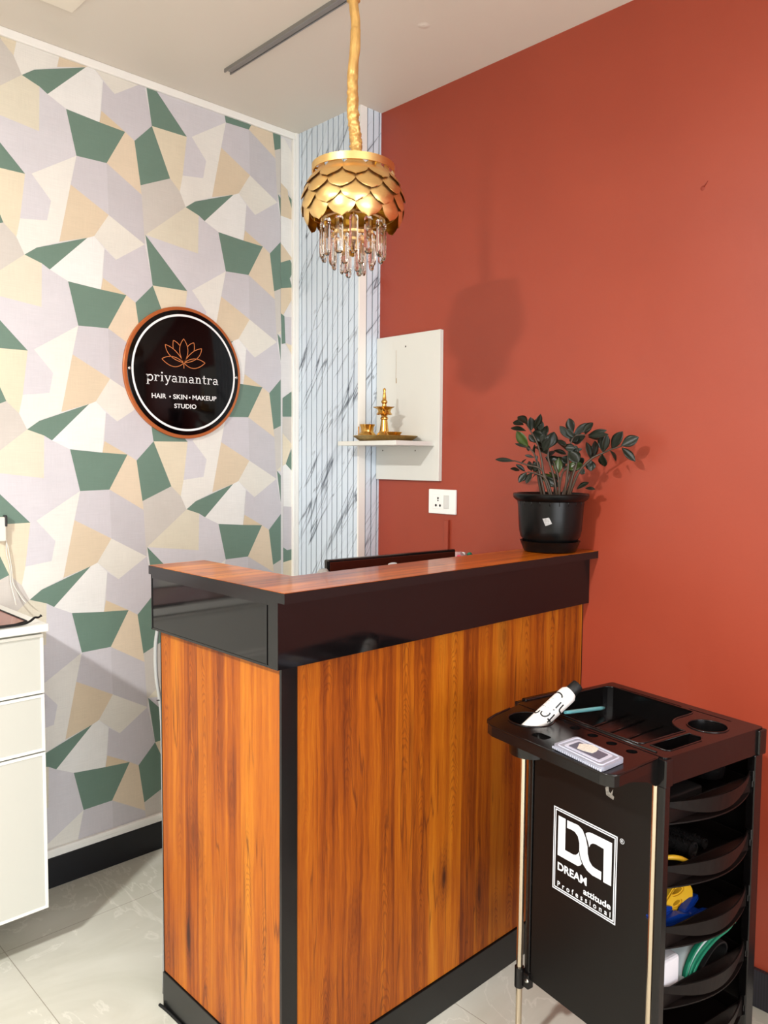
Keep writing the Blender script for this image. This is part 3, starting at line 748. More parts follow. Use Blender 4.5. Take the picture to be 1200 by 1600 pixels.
# brass tray, oil lamp and pots
bx, by, bz = -.118, -.545, 1.5197
o = obj('brass_tray', B(), M_brass2) if False else None
pr = [(0, .002), (.082, .002), (.094, .006), (.112, .018), (.118, .020), (.119, .0185), (.1125, .0155), (.096, .003), (.083, 0), (0, 0)]
bm = lathe(B(), pr, (0, 0, 0), 96)
for v in bm.verts:
    r_ = math.hypot(v.co.x, v.co.y)
    if .093 < r_ < .1165:
        a = math.atan2(v.co.y, v.co.x); kf = 1 + .018*math.cos(a*48)
        v.co.x *= kf; v.co.y *= kf
o = obj('brass_tray', bm, M_brass2, None, True); o.location = (bx, by, bz)
tag(o, 'round fluted brass tray lying on the white wall shelf', 'tray')
ol = empty('oil_lamp', (bx-.006, by-.000, bz+.002), 0, 'tall brass oil lamp standing in the middle of the brass tray', 'oil lamp')
obj('base', lathe(B(), [(0, 0), (.040, 0), (.041, .004), (.038, .009), (.032, .016), (.026, .024), (.0175, .034)], (0,0,0), 40), M_brass, ol, True, local=True)
obj('stem', lathe(B(), [(.0175, .032), (.0145, .050), (.0125, .070), (.0115, .076), (.0145, .079), (.0145, .083), (.0105, .087), (.0115, .092), (.0150, .096)], (0,0,0), 32), M_brass, ol, True, local=True)
bm = lathe(B(), [(0, .094), (.030, .094), (.034, .097), (.030, .101), (.0265, .107), (.030, .115), (.039, .121), (.040, .123), (.037, .123), (.028, .118), (.0, .112)], (0,0,0), 40)
for v in bm.verts:
    if v.co.z > .1185 and math.hypot(v.co.x, v.co.y) > .03:
        a = math.atan2(v.co.y, v.co.x); s_ = max(0, math.cos(5*a))**6; v.co.x *= 1+.22*s_; v.co.y *= 1+.22*s_
for v in bm.verts: v.co.x *= .86; v.co.y *= .86
obj('wick_bowl', bm, M_brass, ol, True, local=True)
obj('finial', lathe(B(), [(.0, .112), (.010, .118), (.0085, .126), (.0075, .134), (.0115, .139), (.0115, .144), (.0075, .149), (.0065, .160), (.0052, .174), (.0040, .178), (.0055, .182), (.0052, .187), (.003, .191), (0, .192)], (0,0,0), 28), M_brass, ol, True, local=True)
pt = obj('brass_pot', lathe(B(), [(0, 0), (.020, 0), (.0245, .006), (.025, .014), (.021, .022), (.0165, .028), (.0168, .040), (.020, .047), (.0205, .050), (.0185, .050), (.015, .040), (.015, .028), (.019, .020), (.021, .012), (.017, .004), (0, .003)], (0,0,0), 40), M_brass, None, True)
pt.location = (bx-.020, by+.076, bz+.002+.0001); tag(pt, 'small brass water pot at the left of the brass tray', 'pot')
pt.scale = (1.42, 1.42, 1.22)
sp = obj('brass_spoon', tube(B(), [(0, 0, 0), (.004, .004, .022), (.009, .009, .046)], [.0026, .0018, .0024], 8), M_brass, None, True)
sp.location = (bx-.048, by+.094, bz+.0085); tag(sp, 'thin brass spoon handle leaning beside the brass water pot', 'spoon')
cu = obj('brass_cup', lathe(B(), [(0, 0), (.014, 0), (.0165, .004), (.0155, .010), (.0165, .014), (.0205, .018), (.0185, .019), (.014, .014), (.013, .008), (0, .006)], (0,0,0), 32), M_brass, None, True)
cu.location = (bx-.022, by-.070, bz+.002+.0001); tag(cu, 'tiny brass cup at the right of the brass tray', 'cup')
cu.scale = (1.35, 1.35, 1.6)

# ================================================================ chandelier
hx, hy = -.780, -1.110
ch = empty('chandelier', (hx, hy, H), 0, 'gold petal chandelier with hanging crystals and a fabric-covered cord', 'chandelier')
def W0(bm): bmesh.ops.translate(bm, vec=(hx, hy, 0), verts=bm.verts[:]); return bm
obj('canopy', lathe(B(), [(0, H-.03), (.055, H-.03), (.06, H-.024), (.06, H), (0, H)], (hx, hy, 0), 40), M_gold, ch, True)
obj('rod', tube(B(), [(hx, hy, H-.03), (hx, hy, 2.19)], .0042, 10), M_gold, ch)
# crumpled sleeve
bm = B(); rings = []; nseg, nz_ = 28, 150
rs = random.Random(2)
for i in range(nz_+1):
    u = i/nz_; z = 2.602 - u*(2.602-2.196)
    tight = max(0, (u-.45)/.55)
    cxo = .0025*math.sin(u*9) + .006*math.sin(u*15+1)*tight; cyo = .003*math.sin(u*11+2) - .005*math.sin(u*14)*tight
    ring = []
    for k in range(nseg):
        a = 2*PI*k/nseg
        base_r = .0132 + (.004 if u < .03 else 0) - .0015*(u > .03 and u < .2) + .002*tight
        n_ = mn.noise(Vector((math.cos(a)*1.2, math.sin(a)*1.2, u*(9+16*tight))))*.0042*(.45+tight) + mn.noise(Vector((math.cos(a)*2.6+5, math.sin(a)*2.6, u*(14+40*tight))))*.0026*(.3+tight)
        if u > .97: n_ -= .003
        r_ = base_r + n_
        ring.append(bm.verts.new((hx+cxo+r_*math.cos(a), hy+cyo+r_*math.sin(a), z)))
    rings.append(ring)
for a_, b_ in zip(rings, rings[1:]):
    for k in range(nseg): bm.faces.new((a_[k], a_[(k+1) % nseg], b_[(k+1) % nseg], b_[k])).smooth = True
bm.faces.new(rings[0]); bm.faces.new(rings[-1])
obj('cord_sleeve', bm, M_cord, ch, label='crumpled gold fabric sleeve')
# ring with spokes
zr = 2.180
obj('top_ring', lathe(B(), [(.1015, zr-.009), (.1045, zr-.009), (.1045, zr+.009), (.1015, zr+.009), (.1015, zr-.009)], (hx, hy, 0), 72), M_gold, ch, True)
bm = B()
for k in range(3):
    a = 2*PI*k/3 + .4
    tube(bm, [(hx, hy, zr+.004), (hx+.102*math.cos(a), hy+.102*math.sin(a), zr)], .0028, 6)
    tube(bm, [(hx+.102*math.cos(a), hy+.102*math.sin(a), zr), (hx+.088*math.cos(a), hy+.088*math.sin(a), zr-.022)], .0028, 6)
for k in range(12):
    a = 2*PI*k/12
    tube(bm, [(hx+.084*math.cos(a), hy+.084*math.sin(a), 2.160), (hx+.1135*math.cos(a), hy+.1135*math.sin(a), 2.110), (hx+.104*math.cos(a), hy+.104*math.sin(a), 2.062)], .0022, 5)
for zc, rr_ in ((2.158, .084), (2.110, .1135), (2.066, .107)):
    tube(bm, [(hx+rr_*math.cos(2*PI*k/36), hy+rr_*math.sin(2*PI*k/36), zc) for k in range(37)], .0018, 5, False)
tube(bm, [(hx, hy, 2.19), (hx, hy, 2.0)], .007, 10)
obj('frame', bm, M_goldin, ch)
# petals: four overlapping rows, each petal its own part
def R_of(z):  # bowl profile
    pts = [(2.170, .083), (2.150, .100), (2.130, .112), (2.105, .1205), (2.080, .1235), (2.055, .1195), (2.030, .108), (2.01, .096)]
    if z >= pts[0][0]: return pts[0][1]
    for (z0, r0), (z1, r1) in zip(pts, pts[1:]):
        if z1 <= z <= z0: return r0+(r1-r0)*(z0-z)/(z0-z1)
    return pts[-1][1]
NP = 11
def petal_bm(phi, ztop, ztip, off, whalf):
    bm = B(); nu, nv = 10, 12
    for side in (0, 1):
        gr = []
        for j in range(nv+1):
            t_ = j/nv; z = ztop + (ztip-ztop)*t_
            if t_ < .42: hwid = .50 + .50*math.sin(t_/.42*PI/2)
            else: hwid = max(0, 1-((t_-.42)/.58)**2.0)**.60
            hwid = max(hwid, .02)
            row = []
            for i in range(nu+1):
                u = -1+2*i/nu
                r_ = R_of(z) + off + .0055*t_**2 + .0035*(1-u*u)*math.sin(PI*min(1, t_)) - side*.0012
                a = phi + u*hwid*whalf/R_of(2.09)
                zz = z + .002*(u*u)
                row.append(bm.verts.new((r_*math.cos(a), r_*math.sin(a), zz)))
            gr.append(row)
        for a_, b_ in zip(gr, gr[1:]):
            for i in range(nu):
                f = bm.faces.new((a_[i], a_[i+1], b_[i+1], b_[i])); f.smooth = True
                f.material_index = side
    bmesh.ops.translate(bm, vec=(hx, hy, 0), verts=bm.verts[:])
    return bm
FW = math.atan2(-2.6475-hy, -2.1383-hx)
rows = [(2.178, 2.128, .0085, 0.0), (2.153, 2.096, .0055, .5), (2.124, 2.064, .0025, 0.0), (2.094, 2.034, -.0005, .5)]
for ri, (z0, z1, off, sh_) in enumerate(rows):
    for k in range(NP):
        obj('petal', petal_bm(FW + 2*PI*(k+sh_+.08)/NP, z0, z1, off, .0365), [M_gold, M_goldin], ch)
# crystals
def crystal(x, y, z, ln_, wd, rot):
    bm = B(); n = 8
    prof = [(.75, 0), (1, -.06), (1, -.16), (1, -.84), (.85, -.94), (.45, -1)]
    ringz = []
    for r_, zz in prof:
        ringz.append([bm.verts.new((r_*wd/2*math.cos(2*PI*k/n+PI/8), r_*wd/2*.62*math.sin(2*PI*k/n+PI/8), zz*ln_)) for k in range(n)])
    for a_, b_ in zip(ringz, ringz[1:]):
        for k in range(n): bm.faces.new((a_[k], a_[(k+1) % n], b_[(k+1) % n], b_[k]))
    bm.faces.new(ringz[0]); bm.faces.new(ringz[-1])
    bmesh.ops.transform(bm, matrix=Matrix.Translation((x, y, z)) @ Matrix.Rotation(rot, 4, 'Z'), verts=bm.verts[:])
    return bm
for tier, (rr_, n, z0, ln_, wd) in enumerate([(.078, 13, 2.052, .090, .0235), (.052, 8, 2.012, .070, .020), (.028, 6, 1.998, .070, .017)]):
    plate = lathe(B(), [(rr_-.006, z0+.002), (rr_+.004, z0+.002), (rr_+.004, z0+.008), (rr_-.006, z0+.008), (rr_-.006, z0+.002)], (hx, hy, 0), 48)
    obj('crystal_ring', plate, M_gold, ch, True)
    for k in range(n):
        a = 2*PI*(k+.3)/n + tier
        cr = obj('crystal', crystal(hx+rr_*math.cos(a), hy+rr_*math.sin(a), z0-.006-(.0 if tier < 2 else .004*(k % 2)), ln_, wd, a+PI/2), M_glass, ch)
        obj('hook', tube(B(), [(hx+rr_*math.cos(a), hy+rr_*math.sin(a), z0+.003), (hx+rr_*math.cos(a), hy+rr_*math.sin(a), z0-.008)], .0012, 5), M_gold, cr)
for k in range(3):
    a = 2*PI*k/3+.9
    bm = lathe(B(), [(0, 2.004), (.008, 2.002), (.0095, 1.985), (.0085, 1.972), (0, 1.968)], (hx+.014*math.cos(a), hy+.014*math.sin(a), 0), 16)
    obj('bulb_holder', bm, M_goldin, ch, True)

# ================================================================ potted plant
px, py, pz = -.1235, -1.2735, zt+.0002
sc_ = obj('plant_saucer', lathe(B(), [(0, .001), (.070, .001), (.078, .004), (.0885, .031), (.0905, .0335), (.0885, .034), (.0855, .030), (.076, .006), (0, .005)], (0,0,0), 64), M_pot, None, True)
sc_.location = (px, py, pz-.001+.0); tag(sc_, 'shallow black plastic saucer on the wooden counter ledge under the plant pot', 'saucer')
pp = empty('potted_plant', (px, py, pz+.0055), 0, 'dark-leaved plant in a black plastic pot standing on the end of the counter ledge', 'potted plant')
obj('pot', lathe(B(), [(0, 0), (.060, 0), (.066, .004), (.074, .020), (.0885, .040), (.0930, .060), (.0955, .095), (.0975, .130), (.0985, .146), (.1065, .151), (.1120, .157), (.1135, .166), (.1110, .170), (.1030, .170), (.0965, .160), (.0930, .120), (.086, .05), (.07, .03), (0, .03)], (0,0,0), 72), M_pot, pp, True, local=True)
bm = B()
for k in range(22):
    a = 2*PI*k/22; 
    tube(bm, [(.0965*math.cos(a), .0965*math.sin(a), .135), (.0985*math.cos(a), .0985*math.sin(a), .148)], .0018, 5)
obj('rim_rib', bm, M_pot, pp, local=True)
bm = lathe(B(), [(0, .148), (.05, .149), (.094, .146), (.094, .140), (0, .140)], (0,0,0), 40)
obj('soil', bm, M_soil, pp, local=True)
bm = B(); r_ = random.Random(4)
for k in range(26):
    a = r_.uniform(0, 2*PI); q_ = .085*math.sqrt(r_.random()); s_ = r_.uniform(.002, .0045)
    lathe(bm, [(0, -s_), (s_*.8, -s_*.3), (s_*.7, s_*.5), (0, s_)], (q_*math.cos(a), q_*math.sin(a), .150), 6)
obj('pebbles', bm, M_perl, pp, local=True)
# sticker on the pot facing the camera
bm = B(); aF = math.atan2(-2.6475-py, -2.1383-px)
def potf(a, b):
    rr_ = .0966+ (.0005); an = aF + a/.096
    return Vector((rr_*math.cos(an), rr_*math.sin(an), b))
def grid_quad(bm, P, fn, n=6, mi=0):
    vs_ = [[bm.verts.new(fn(*( (Vector(P[0])*(1-u)+Vector(P[1])*u)*(1-v)+(Vector(P[3])*(1-u)+Vector(P[2])*u)*v ))) for u in [i/n for i in range(n+1)]] for v in [j/n for j in range(n+1)]]
    for j in range(n):
        for i in range(n):
            f = bm.faces.new((vs_[j][i], vs_[j][i+1], vs_[j+1][i+1], vs_[j+1][i])); f.material_index = mi
grid_quad(bm, [(-.0225, .0985), (-.004, .1025), (.005, .0845), (-.0135, .0775)], potf)
obj('sticker', bm, M_sticker, pp, local=True, label='small silver sticker')
LEAVES = [[-0.1803, -1.2236, 1.5635, -0.1891, -1.1939, 1.5858, 0.0271], [-0.1752, -1.2152, 1.5432, -0.1883, -1.1668, 1.5522, 0.0167], [-0.1602, -1.2132, 1.4936, -0.1855, -1.1871, 1.5414, 0.0271], [-0.1916, -1.2334, 1.4909, -0.1948, -1.1884, 1.5047, 0.0073], [-0.1749, -1.2353, 1.5428, -0.184, -1.2371, 1.5815, 0.0229], [-0.1323, -1.2252, 1.5381, -0.1347, -1.2208, 1.5779, 0.0271], [-0.1367, -1.2408, 1.5376, -0.1374, -1.2404, 1.5751, 0.0208], [-0.1516, -1.2346, 1.5061, -0.1693, -1.2214, 1.5308, 0.0167], [-0.1439, -1.2564, 1.5164, -0.1292, -1.2576, 1.5593, 0.0229], [-0.1444, -1.2747, 1.4893, -0.1307, -1.2862, 1.539, 0.0313], [-0.1514, -1.2302, 1.4728, -0.1645, -1.2388, 1.5017, 0.0125], [-0.1406, -1.2443, 1.5083, -0.1444, -1.2234, 1.544, 0.0375], [-0.1613, -1.2669, 1.4809, -0.1674, -1.2971, 1.5173, 0.0292], [-0.1302, -1.2558, 1.4563, -0.1209, -1.2835, 1.4814, 0.0292], [-0.1389, -1.2561, 1.4895, -0.1341, -1.2295, 1.517, 0.0229], [-0.1363, -1.2646, 1.4729, -0.1294, -1.2393, 1.4982, 0.0229], [-0.1862, -1.1819, 1.4514, -0.1962, -1.1153, 1.4563, 0.0125], [-0.1772, -1.1987, 1.4411, -0.1584, -1.205, 1.458, 0.0083], [-0.1504, -1.1976, 1.42, -0.1723, -1.1782, 1.4409, 0.0125], [-0.1861, -1.2287, 1.4185, -0.2033, -1.2116, 1.3872, 0.0188], [-0.1396, -1.2129, 1.4202, -0.1444, -1.2053, 1.4518, 0.0167], [-0.1544, -1.2311, 1.4184, -0.1553, -1.2486, 1.4499, 0.0229], [-0.1596, -1.2363, 1.4623, -0.1732, -1.2104, 1.4694, 0.0052], [-0.166, -1.2461, 1.4519, -0.162, -1.2479, 1.4685, 0.0063], [-0.1529, -1.2428, 1.4144, -0.1458, -1.2203, 1.4014, 0.0125], [-0.1466, -1.2434, 1.4102, -0.1171, -1.2809, 1.3878, 0.0271], [-0.127, -1.2671, 1.4189, -0.1043, -1.2793, 1.4001, 0.0125], [-0.1262, -1.2997, 1.4627, -0.137, -1.3058, 1.4154, 0.025], [-0.1246, -1.2718, 1.4606, -0.098, -1.306, 1.436, 0.0313], [-0.1195, -1.2775, 1.4856, -0.1077, -1.3138, 1.4732, 0.0146], [-0.1262, -1.291, 1.5164, -0.128, -1.3289, 1.4975, 0.0125], [-0.1162, -1.3408, 1.5358, -0.1187, -1.3267, 1.5786, 0.0257], [-0.1468, -1.351, 1.5161, -0.1638, -1.3264, 1.5545, 0.0192], [-0.1151, -1.3404, 1.5258, -0.0842, -1.3703, 1.5649, 0.0192], [-0.1404, -1.3964, 1.5291, -0.1249, -1.4056, 1.5563, 0.0231], [-0.1215, -1.3931, 1.5272, -0.1111, -1.4487, 1.5411, 0.0154], [-0.1264, -1.3991, 1.5221, -0.1063, -1.4232, 1.5149, 0.0128], [-0.1132, -1.3427, 1.5033, -0.1149, -1.3805, 1.5252, 0.0308], [-0.128, -1.347, 1.483, -0.1472, -1.3415, 1.5026, 0.0231], [-0.1024, -1.3944, 1.4596, -0.1121, -1.3849, 1.5078, 0.0205], [-0.0943, -1.3894, 1.4597, -0.0743, -1.3929, 1.5061, 0.0231], [-0.1001, -1.4316, 1.4782, -0.087, -1.4167, 1.5302, 0.0205], [-0.1089, -1.4396, 1.478, -0.1179, -1.4544, 1.5287, 0.0205], [-0.0861, -1.4505, 1.4881, -0.0881, -1.4853, 1.5374, 0.0282], [-0.096, -1.4857, 1.4962, -0.0793, -1.5308, 1.5212, 0.0282], [-0.0744, -1.4762, 1.493, -0.0699, -1.5174, 1.4531, 0.0192], [-0.1149, -1.4648, 1.4828, -0.0974, -1.4744, 1.4527, 0.0205], [-0.1106, -1.4353, 1.4732, -0.094, -1.4347, 1.4365, 0.0269], [-0.0935, -1.3891, 1.4559, -0.0972, -1.3922, 1.4235, 0.0257], [-0.1227, -1.3852, 1.431, -0.1258, -1.3763, 1.4135, 0.018], [-0.1328, -1.3281, 1.4302, -0.1121, -1.3739, 1.4433, 0.0257], [-0.1261, -1.3633, 1.3708, -0.1091, -1.3934, 1.3913, 0.018], [-0.0978, -1.3741, 1.3731, -0.0865, -1.4013, 1.3712, 0.0103], [-0.1344, -1.3597, 1.4828, -0.1194, -1.3759, 1.488, 0.0077], [-0.1496, -1.3523, 1.4827, -0.1463, -1.3798, 1.4482, 0.0333], [-0.1034, -1.352, 1.4632, -0.0981, -1.3637, 1.4432, 0.0257], [-0.1341, -1.3431, 1.4479, -0.1522, -1.3284, 1.4627, 0.0231], [-0.1389, -1.3517, 1.4629, -0.1309, -1.3629, 1.4978, 0.0282]]
STEMS = [[[-0.1419, -1.2886, 1.3593], [-0.1499, -1.2658, 1.4065], [-0.1528, -1.2565, 1.4603], [-0.1571, -1.2435, 1.5059], [-0.1643, -1.2226, 1.5434], [-0.1694, -1.2079, 1.5665]], [[-0.1405, -1.2926, 1.3594], [-0.147, -1.274, 1.3942], [-0.1571, -1.2458, 1.4124], [-0.1672, -1.2175, 1.4183]], [[-0.1419, -1.2882, 1.378], [-0.1513, -1.2615, 1.421], [-0.1672, -1.217, 1.4392], [-0.1817, -1.1758, 1.4525]], [[-0.1499, -1.2655, 1.419], [-0.1586, -1.2406, 1.4623], [-0.1672, -1.2158, 1.4914]], [[-0.134, -1.3101, 1.3599], [-0.1398, -1.2934, 1.4029], [-0.1456, -1.2763, 1.4604], [-0.1456, -1.2755, 1.4893], [-0.1499, -1.2631, 1.5162]], [[-0.14, -1.311, 1.3643], [-0.14, -1.3216, 1.4126], [-0.1374, -1.3429, 1.4304]], [[-0.14, -1.3376, 1.3627], [-0.1384, -1.3406, 1.4279], [-0.1374, -1.3416, 1.4779], [-0.1319, -1.3542, 1.5227], [-0.1198, -1.3835, 1.5287]], [[-0.1328, -1.3561, 1.3657], [-0.1272, -1.3685, 1.4158], [-0.1133, -1.4012, 1.4583], [-0.1003, -1.4318, 1.4757], [-0.0911, -1.4535, 1.4868], [-0.0799, -1.4793, 1.4953]], [[-0.14, -1.32, 1.3621], [-0.14, -1.31, 1.4022], [-0.14, -1.2908, 1.4526]], [[-0.1347, -1.3516, 1.3631], [-0.1337, -1.3528, 1.4031], [-0.1291, -1.363, 1.4481], [-0.1356, -1.3459, 1.4903]]]
potc = Vector((px, py, pz+.0055))
def leaf_bm(A, Bt, wd, nrm_j):
    A, Bt = Vector(A), Vector(Bt); d = Bt-A; L = d.length
    dd = d.normalized()
    view = (Vector((-2.1383, -2.6475, 1.45))-A).normalized()
    nn = (view + Vector(nrm_j)); nn = (nn - dd*nn.dot(dd)).normalized(); sd = dd.cross(nn)
    bm = B(); n = 9; top, bot = [], []
    for i in range(n+1):
        t_ = i/n
        hw_ = wd/2*(math.sin(PI*min(1, t_**1.15))**.8 if 0 < t_ < 1 else .03)
        c_ = A + d*t_ + nn*(-.10*L*(t_-.5)**2*4*.35)
        fold = .16*hw_
        row = [c_ - sd*hw_ + nn*fold*1.6, c_ - sd*hw_*.5 + nn*fold*.6, c_ - nn*fold*.6, c_ + sd*hw_*.5 + nn*fold*.6, c_ + sd*hw_ + nn*fold*1.6]
        top.append([bm.verts.new(p) for p in row]); bot.append([bm.verts.new(p-nn*.0007) for p in row])
    for g_, fl in ((top, False), (bot, True)):
        for a_, b_ in zip(g_, g_[1:]):
            for k in range(4):
                f = bm.faces.new((a_[k], a_[k+1], b_[k+1], b_[k])); f.smooth = True
    for a_, b_, c2, d2 in zip(top, top[1:], bot, bot[1:]):
        bm.faces.new((a_[0], b_[0], d2[0], c2[0])); bm.faces.new((a_[4], b_[4], d2[4], c2[4]))
    return bm
rl = random.Random(11)
for q in list(LEAVES)[:56]:
    if rl.random() < .5 and q[6] > .012 and q[4] > -1.46:
        o_ = [rl.uniform(-.012, .012), rl.uniform(-.018, .018), rl.uniform(-.012, .008)]
        e_ = [rl.uniform(-.02, .02), rl.uniform(-.022, .022), rl.uniform(-.018, .004)]
        LEAVES.append([q[0]+o_[0], q[1]+o_[1], q[2]+o_[2], q[3]+o_[0]+e_[0], q[4]+o_[1]+e_[1], q[5]+o_[2]+e_[2], q[6]*.9])
green_ids = {2, 25, 26, 27, 50}
for i, q in enumerate(LEAVES):
    A, Bt, wd = q[:3], q[3:6], q[6]
    A = [min(A[0], -.012), A[1], A[2]]; Bt = [min(Bt[0], -.012), Bt[1], Bt[2]]
    obj('leaf', leaf_bm(A, Bt, max(wd, .008)*1.16, (rl.uniform(-.7, .7), rl.uniform(-.7, .7), rl.uniform(-.1, 1.0))), M_leafg if i in green_ids else M_leaf, pp, label='lighter green leaf' if i in green_ids else None)
for s_ in STEMS:
    p_ = [Vector(v) for v in s_]
    b0 = p_[0]; foot = Vector((px+max(-.055, min(.055, (b0.x-px)*.6)), py+max(-.06, min(.06, (b0.y-py)*.8)), pz+.15))
    path = smooth_path([foot]+p_[1:], 5)
    obj('stem', tube(B(), path, [.0042*(1-.6*i/len(path)) for i in range(len(path))], 7), M_stem, pp)
for dx_, dy_, h_ in ((-.01, .02, .10), (.02, -.02, .09), (0, -.045, .11), (.015, .0, .12)):
    obj('stem', tube(B(), smooth_path([(px+dx_, py+dy_, pz+.15), (px+dx_*1.6, py+dy_*1.5, pz+.15+h_*.5), (px+dx_*2.4, py+dy_*1.8, pz+.15+h_)], 4), [.0045]*8+[.003], 7), M_stem, pp)

# ================================================================ white cabinet
cb = empty('cabinet', (-1.85, -.2, .15), 0, 'white wall-hung cabinet with drawers at the left edge, red mat on top', 'cabinet')
CX0, CX1, CY = -2.38, -1.3000, -.385
obj('carcass', box(B(), CX0, CX1-.004, CY+.019, -.0025, .151, .955), M_cabw, cb)
obj('countertop', box(B(), CX0-.01, CX1+.009, CY-.017, -.0025, .9615, .983, .0015), M_lam, cb)
bm = B(); box(bm, CX0, CX1-.006, CY+.022, -.0025, .955, .9615); obj('recess_strip', bm, mat('recess_beige', (196, 184, 158), .5), cb)
def front(name, x0, x1, z0, z1):
    bm = box(B(), x0, x1, CY+.002, CY+.019, z0, z1, .001, 1)
    o_ = obj(name, bm, M_cab, cb)
    bm = B(); e = .0085
    for a, b, c, d in ((x0, x1, z1-e, z1), (x0, x1, z0, z0+e), (x0, x0+e, z0+e, z1-e), (x1-e, x1, z0+e, z1-e)):
        box(bm, a, b, CY, CY+.004, c, d, .0008, 1)
    obj('edge_moulding', bm, M_cabw, o_)
    return o_
for x0, x1 in ((-1.84, CX1), (CX0, -1.843)):
    front('drawer', x0, x1, .7835, .9530); front('drawer', x0, x1, .6150, .7795); front('door', x0, x1, .151, .6110)
mt_ = empty('mat', (-1.6, -.22, .9832), 0, 'reddish wood-look mat with black edging on top of the white cabinet', 'mat')
poly = [(-2.2, -.372), (-1.372, -.372), (-1.331, -.345), (-1.331, -.06), (-2.2, -.06)]
obj('surface', prism(B(), poly, lambda a, b: Vector((a, b, .9832)), lambda a, b: Vector((a, b, .9870))), M_mat, mt_)
bm = B(); pp_ = [(a, b, .9868) for a, b in poly]
for a, b in zip(pp_, pp_[1:]+pp_[:1]): tube(bm, [a, b], .0032, 6)
obj('edging', bm, M_dark, mt_)
o = obj('black_cord', tube(B(), smooth_path([(-1.50, -.390, .9875), (-1.40, -.388, .9885), (-1.355, -.385, .9885), (-1.335, -.380, .992), (-1.318, -.372, .9995), (-1.306, -.366, .9975), (-1.297, -.362, 1.001)], 5), [.0035]*20+[.003]*5+[.0028]*5+[.0045], 8), M_dark)
tag(o, 'black cord with a knob end lying along the front edge of the white cabinet top', 'cord')
wr = obj('cable', tube(B(), smooth_path([(-1.270, -.012, 1.19), (-1.272, -.014, 1.15), (-1.262, -.012, 1.10), (-1.262, -.018, 1.05), (-1.255, -.03, 1.0), (-1.262, -.06, .986)], 6), .0016, 6), M_cable, label='thin white cable hanging on the wallpaper, left one of the pair', cat='cable')
wr2 = obj('cable', tube(B(), smooth_path([(-1.2715, -.012, 1.19), (-1.264, -.012, 1.15), (-1.257, -.012, 1.10), (-1.254, -.014, 1.05), (-1.232, -.024, 1.0), (-1.225, -.04, .9855)], 6), .0016, 6), M_cable, label='thin white cable hanging on the wallpaper, right one of the pair', cat='cable')
o = obj('adapter_plug', box(B(), -1.300, -1.2725, -.022, -.003, 1.185, 1.262, .004), M_cable, label='pale plug on the wallpaper at the left edge above the cabinet', cat='plug')
obj('plug_tip', box(B(), -1.2775, -1.2700, -.026, -.004, 1.232, 1.268, .003), M_cabled, o)

# ================================================================ salon trolley
TR = Matrix.Translation((-.683, -1.935, 0)) @ Matrix.Rotation(math.radians(-10), 4, 'Z')
tr = empty('salon_trolley', (-.683, -1.935, 0), math.radians(-10), 'black plastic salon trolley with steel poles and a white square logo on its side', 'trolley')
bpy.context.view_layer.update()
def TL(name, bm, m_, parent=None, smooth=False, label=None):
    """parts given in the trolley's own frame"""
    return obj(name, bm, m_, parent or tr, smooth, label=label, local=True)
TW, TD, Z0, Z1 = .342, .420, .812, .870
def rprism(poly, z0, z1): return prism(B(), poly, lambda a, b: Vector((a, b, z0)), lambda a, b: Vector((a, b, z1)))
def circ(cx_, cy_, rx, ry=None, n=40): return [(cx_+rx*math.cos(2*PI*i/n), cy_+(ry or rx)*math.sin(2*PI*i/n)) for i in range(n)]
def rrect(x0, x1, y0, y1, r, n=6):
    out = []
    for cx_, cy_, a0 in ((x1-r, y1-r, 0), (x0+r, y1-r, PI/2), (x0+r, y0+r, PI), (x1-r, y0+r, 1.5*PI)):
        out += [(cx_+r*math.cos(a0+PI/2*i/n), cy_+r*math.sin(a0+PI/2*i/n)) for i in range(n+1)]
    return out
cc = (.240, .070)
arc = [(cc[0]+.072*math.cos(a), cc[1]+.072*math.sin(a)) for a in [math.radians(95+(210-95)*i/14) for i in range(15)]]
basin = [(.304, .385), (.298, .398), (.285, .402), (.20, .403), (.10, .395), (.045, .372), (.028, .345), (.024, .30), (.020, .17), (.024, .085), (.032, .078), (arc[-1][0]-.006, .078)] + [p for p in reversed(arc) if p[1] > .078] + [(.262, .142), (.290, .144), (.302, .150)]
comp = [(.036, .064), (.036, .028), (.044, .020), (.148, .022), (.166, .034), (.163, .050), (.165, .064)]
body = rprism(rrect(0, TW, 0, TD, .008), Z0, Z1)
top = boolean(body, [rprism(basin, Z0+.006, Z1+.02), rprism(comp, Z0+.006, Z1+.02), rprism(circ(cc[0], cc[1], .0415, .0415), Z0-.02, Z1+.02),
    rprism(rrect(.312, .3165, .06, .17, .002, 2), Z0+.03, Z1+.02), rprism(rrect(.312, .3165, .19, .37, .002, 2), Z0+.03, Z1+.02)])
tt = TL('top_tray', top, M_plast)
for z_ in (0,):
    bm = B()
    tube(bm, [(p[0], p[1], Z1) for p in basin+basin[:1]], .0022, 6, False)
    tube(bm, [(p[0], p[1], Z1) for p in circ(cc[0], cc[1], .0425)+circ(cc[0], cc[1], .0425)[:1]], .0022, 6, False)
    tube(bm, [(p[0], p[1], Z1) for p in comp+comp[:1]], .0018, 6, False)
    tube(bm, [(.012, .03, Z1), (.012, .18, Z1), (.015, .31, Z1)], .0026, 6)
    for y_ in (.15, .20, .25, .30): tube(bm, [(.06 if y_ > .1 else .06, y_, Z0+.0065), (.285, y_+.02, Z0+.0065)], .003, 6)
    TL('rim_bead', bm, M_plast, tt)
TL('cup_holder', lathe(B(), [(.0415, Z1), (.040, Z1-.01), (.036, Z0-.045), (0, Z0-.045), (0, Z0-.047), (.038, Z0-.047), (.0435, Z0+.0), (.0435, Z1-.004)], (cc[0], cc[1], 0), 40), M_plast, tt, True)
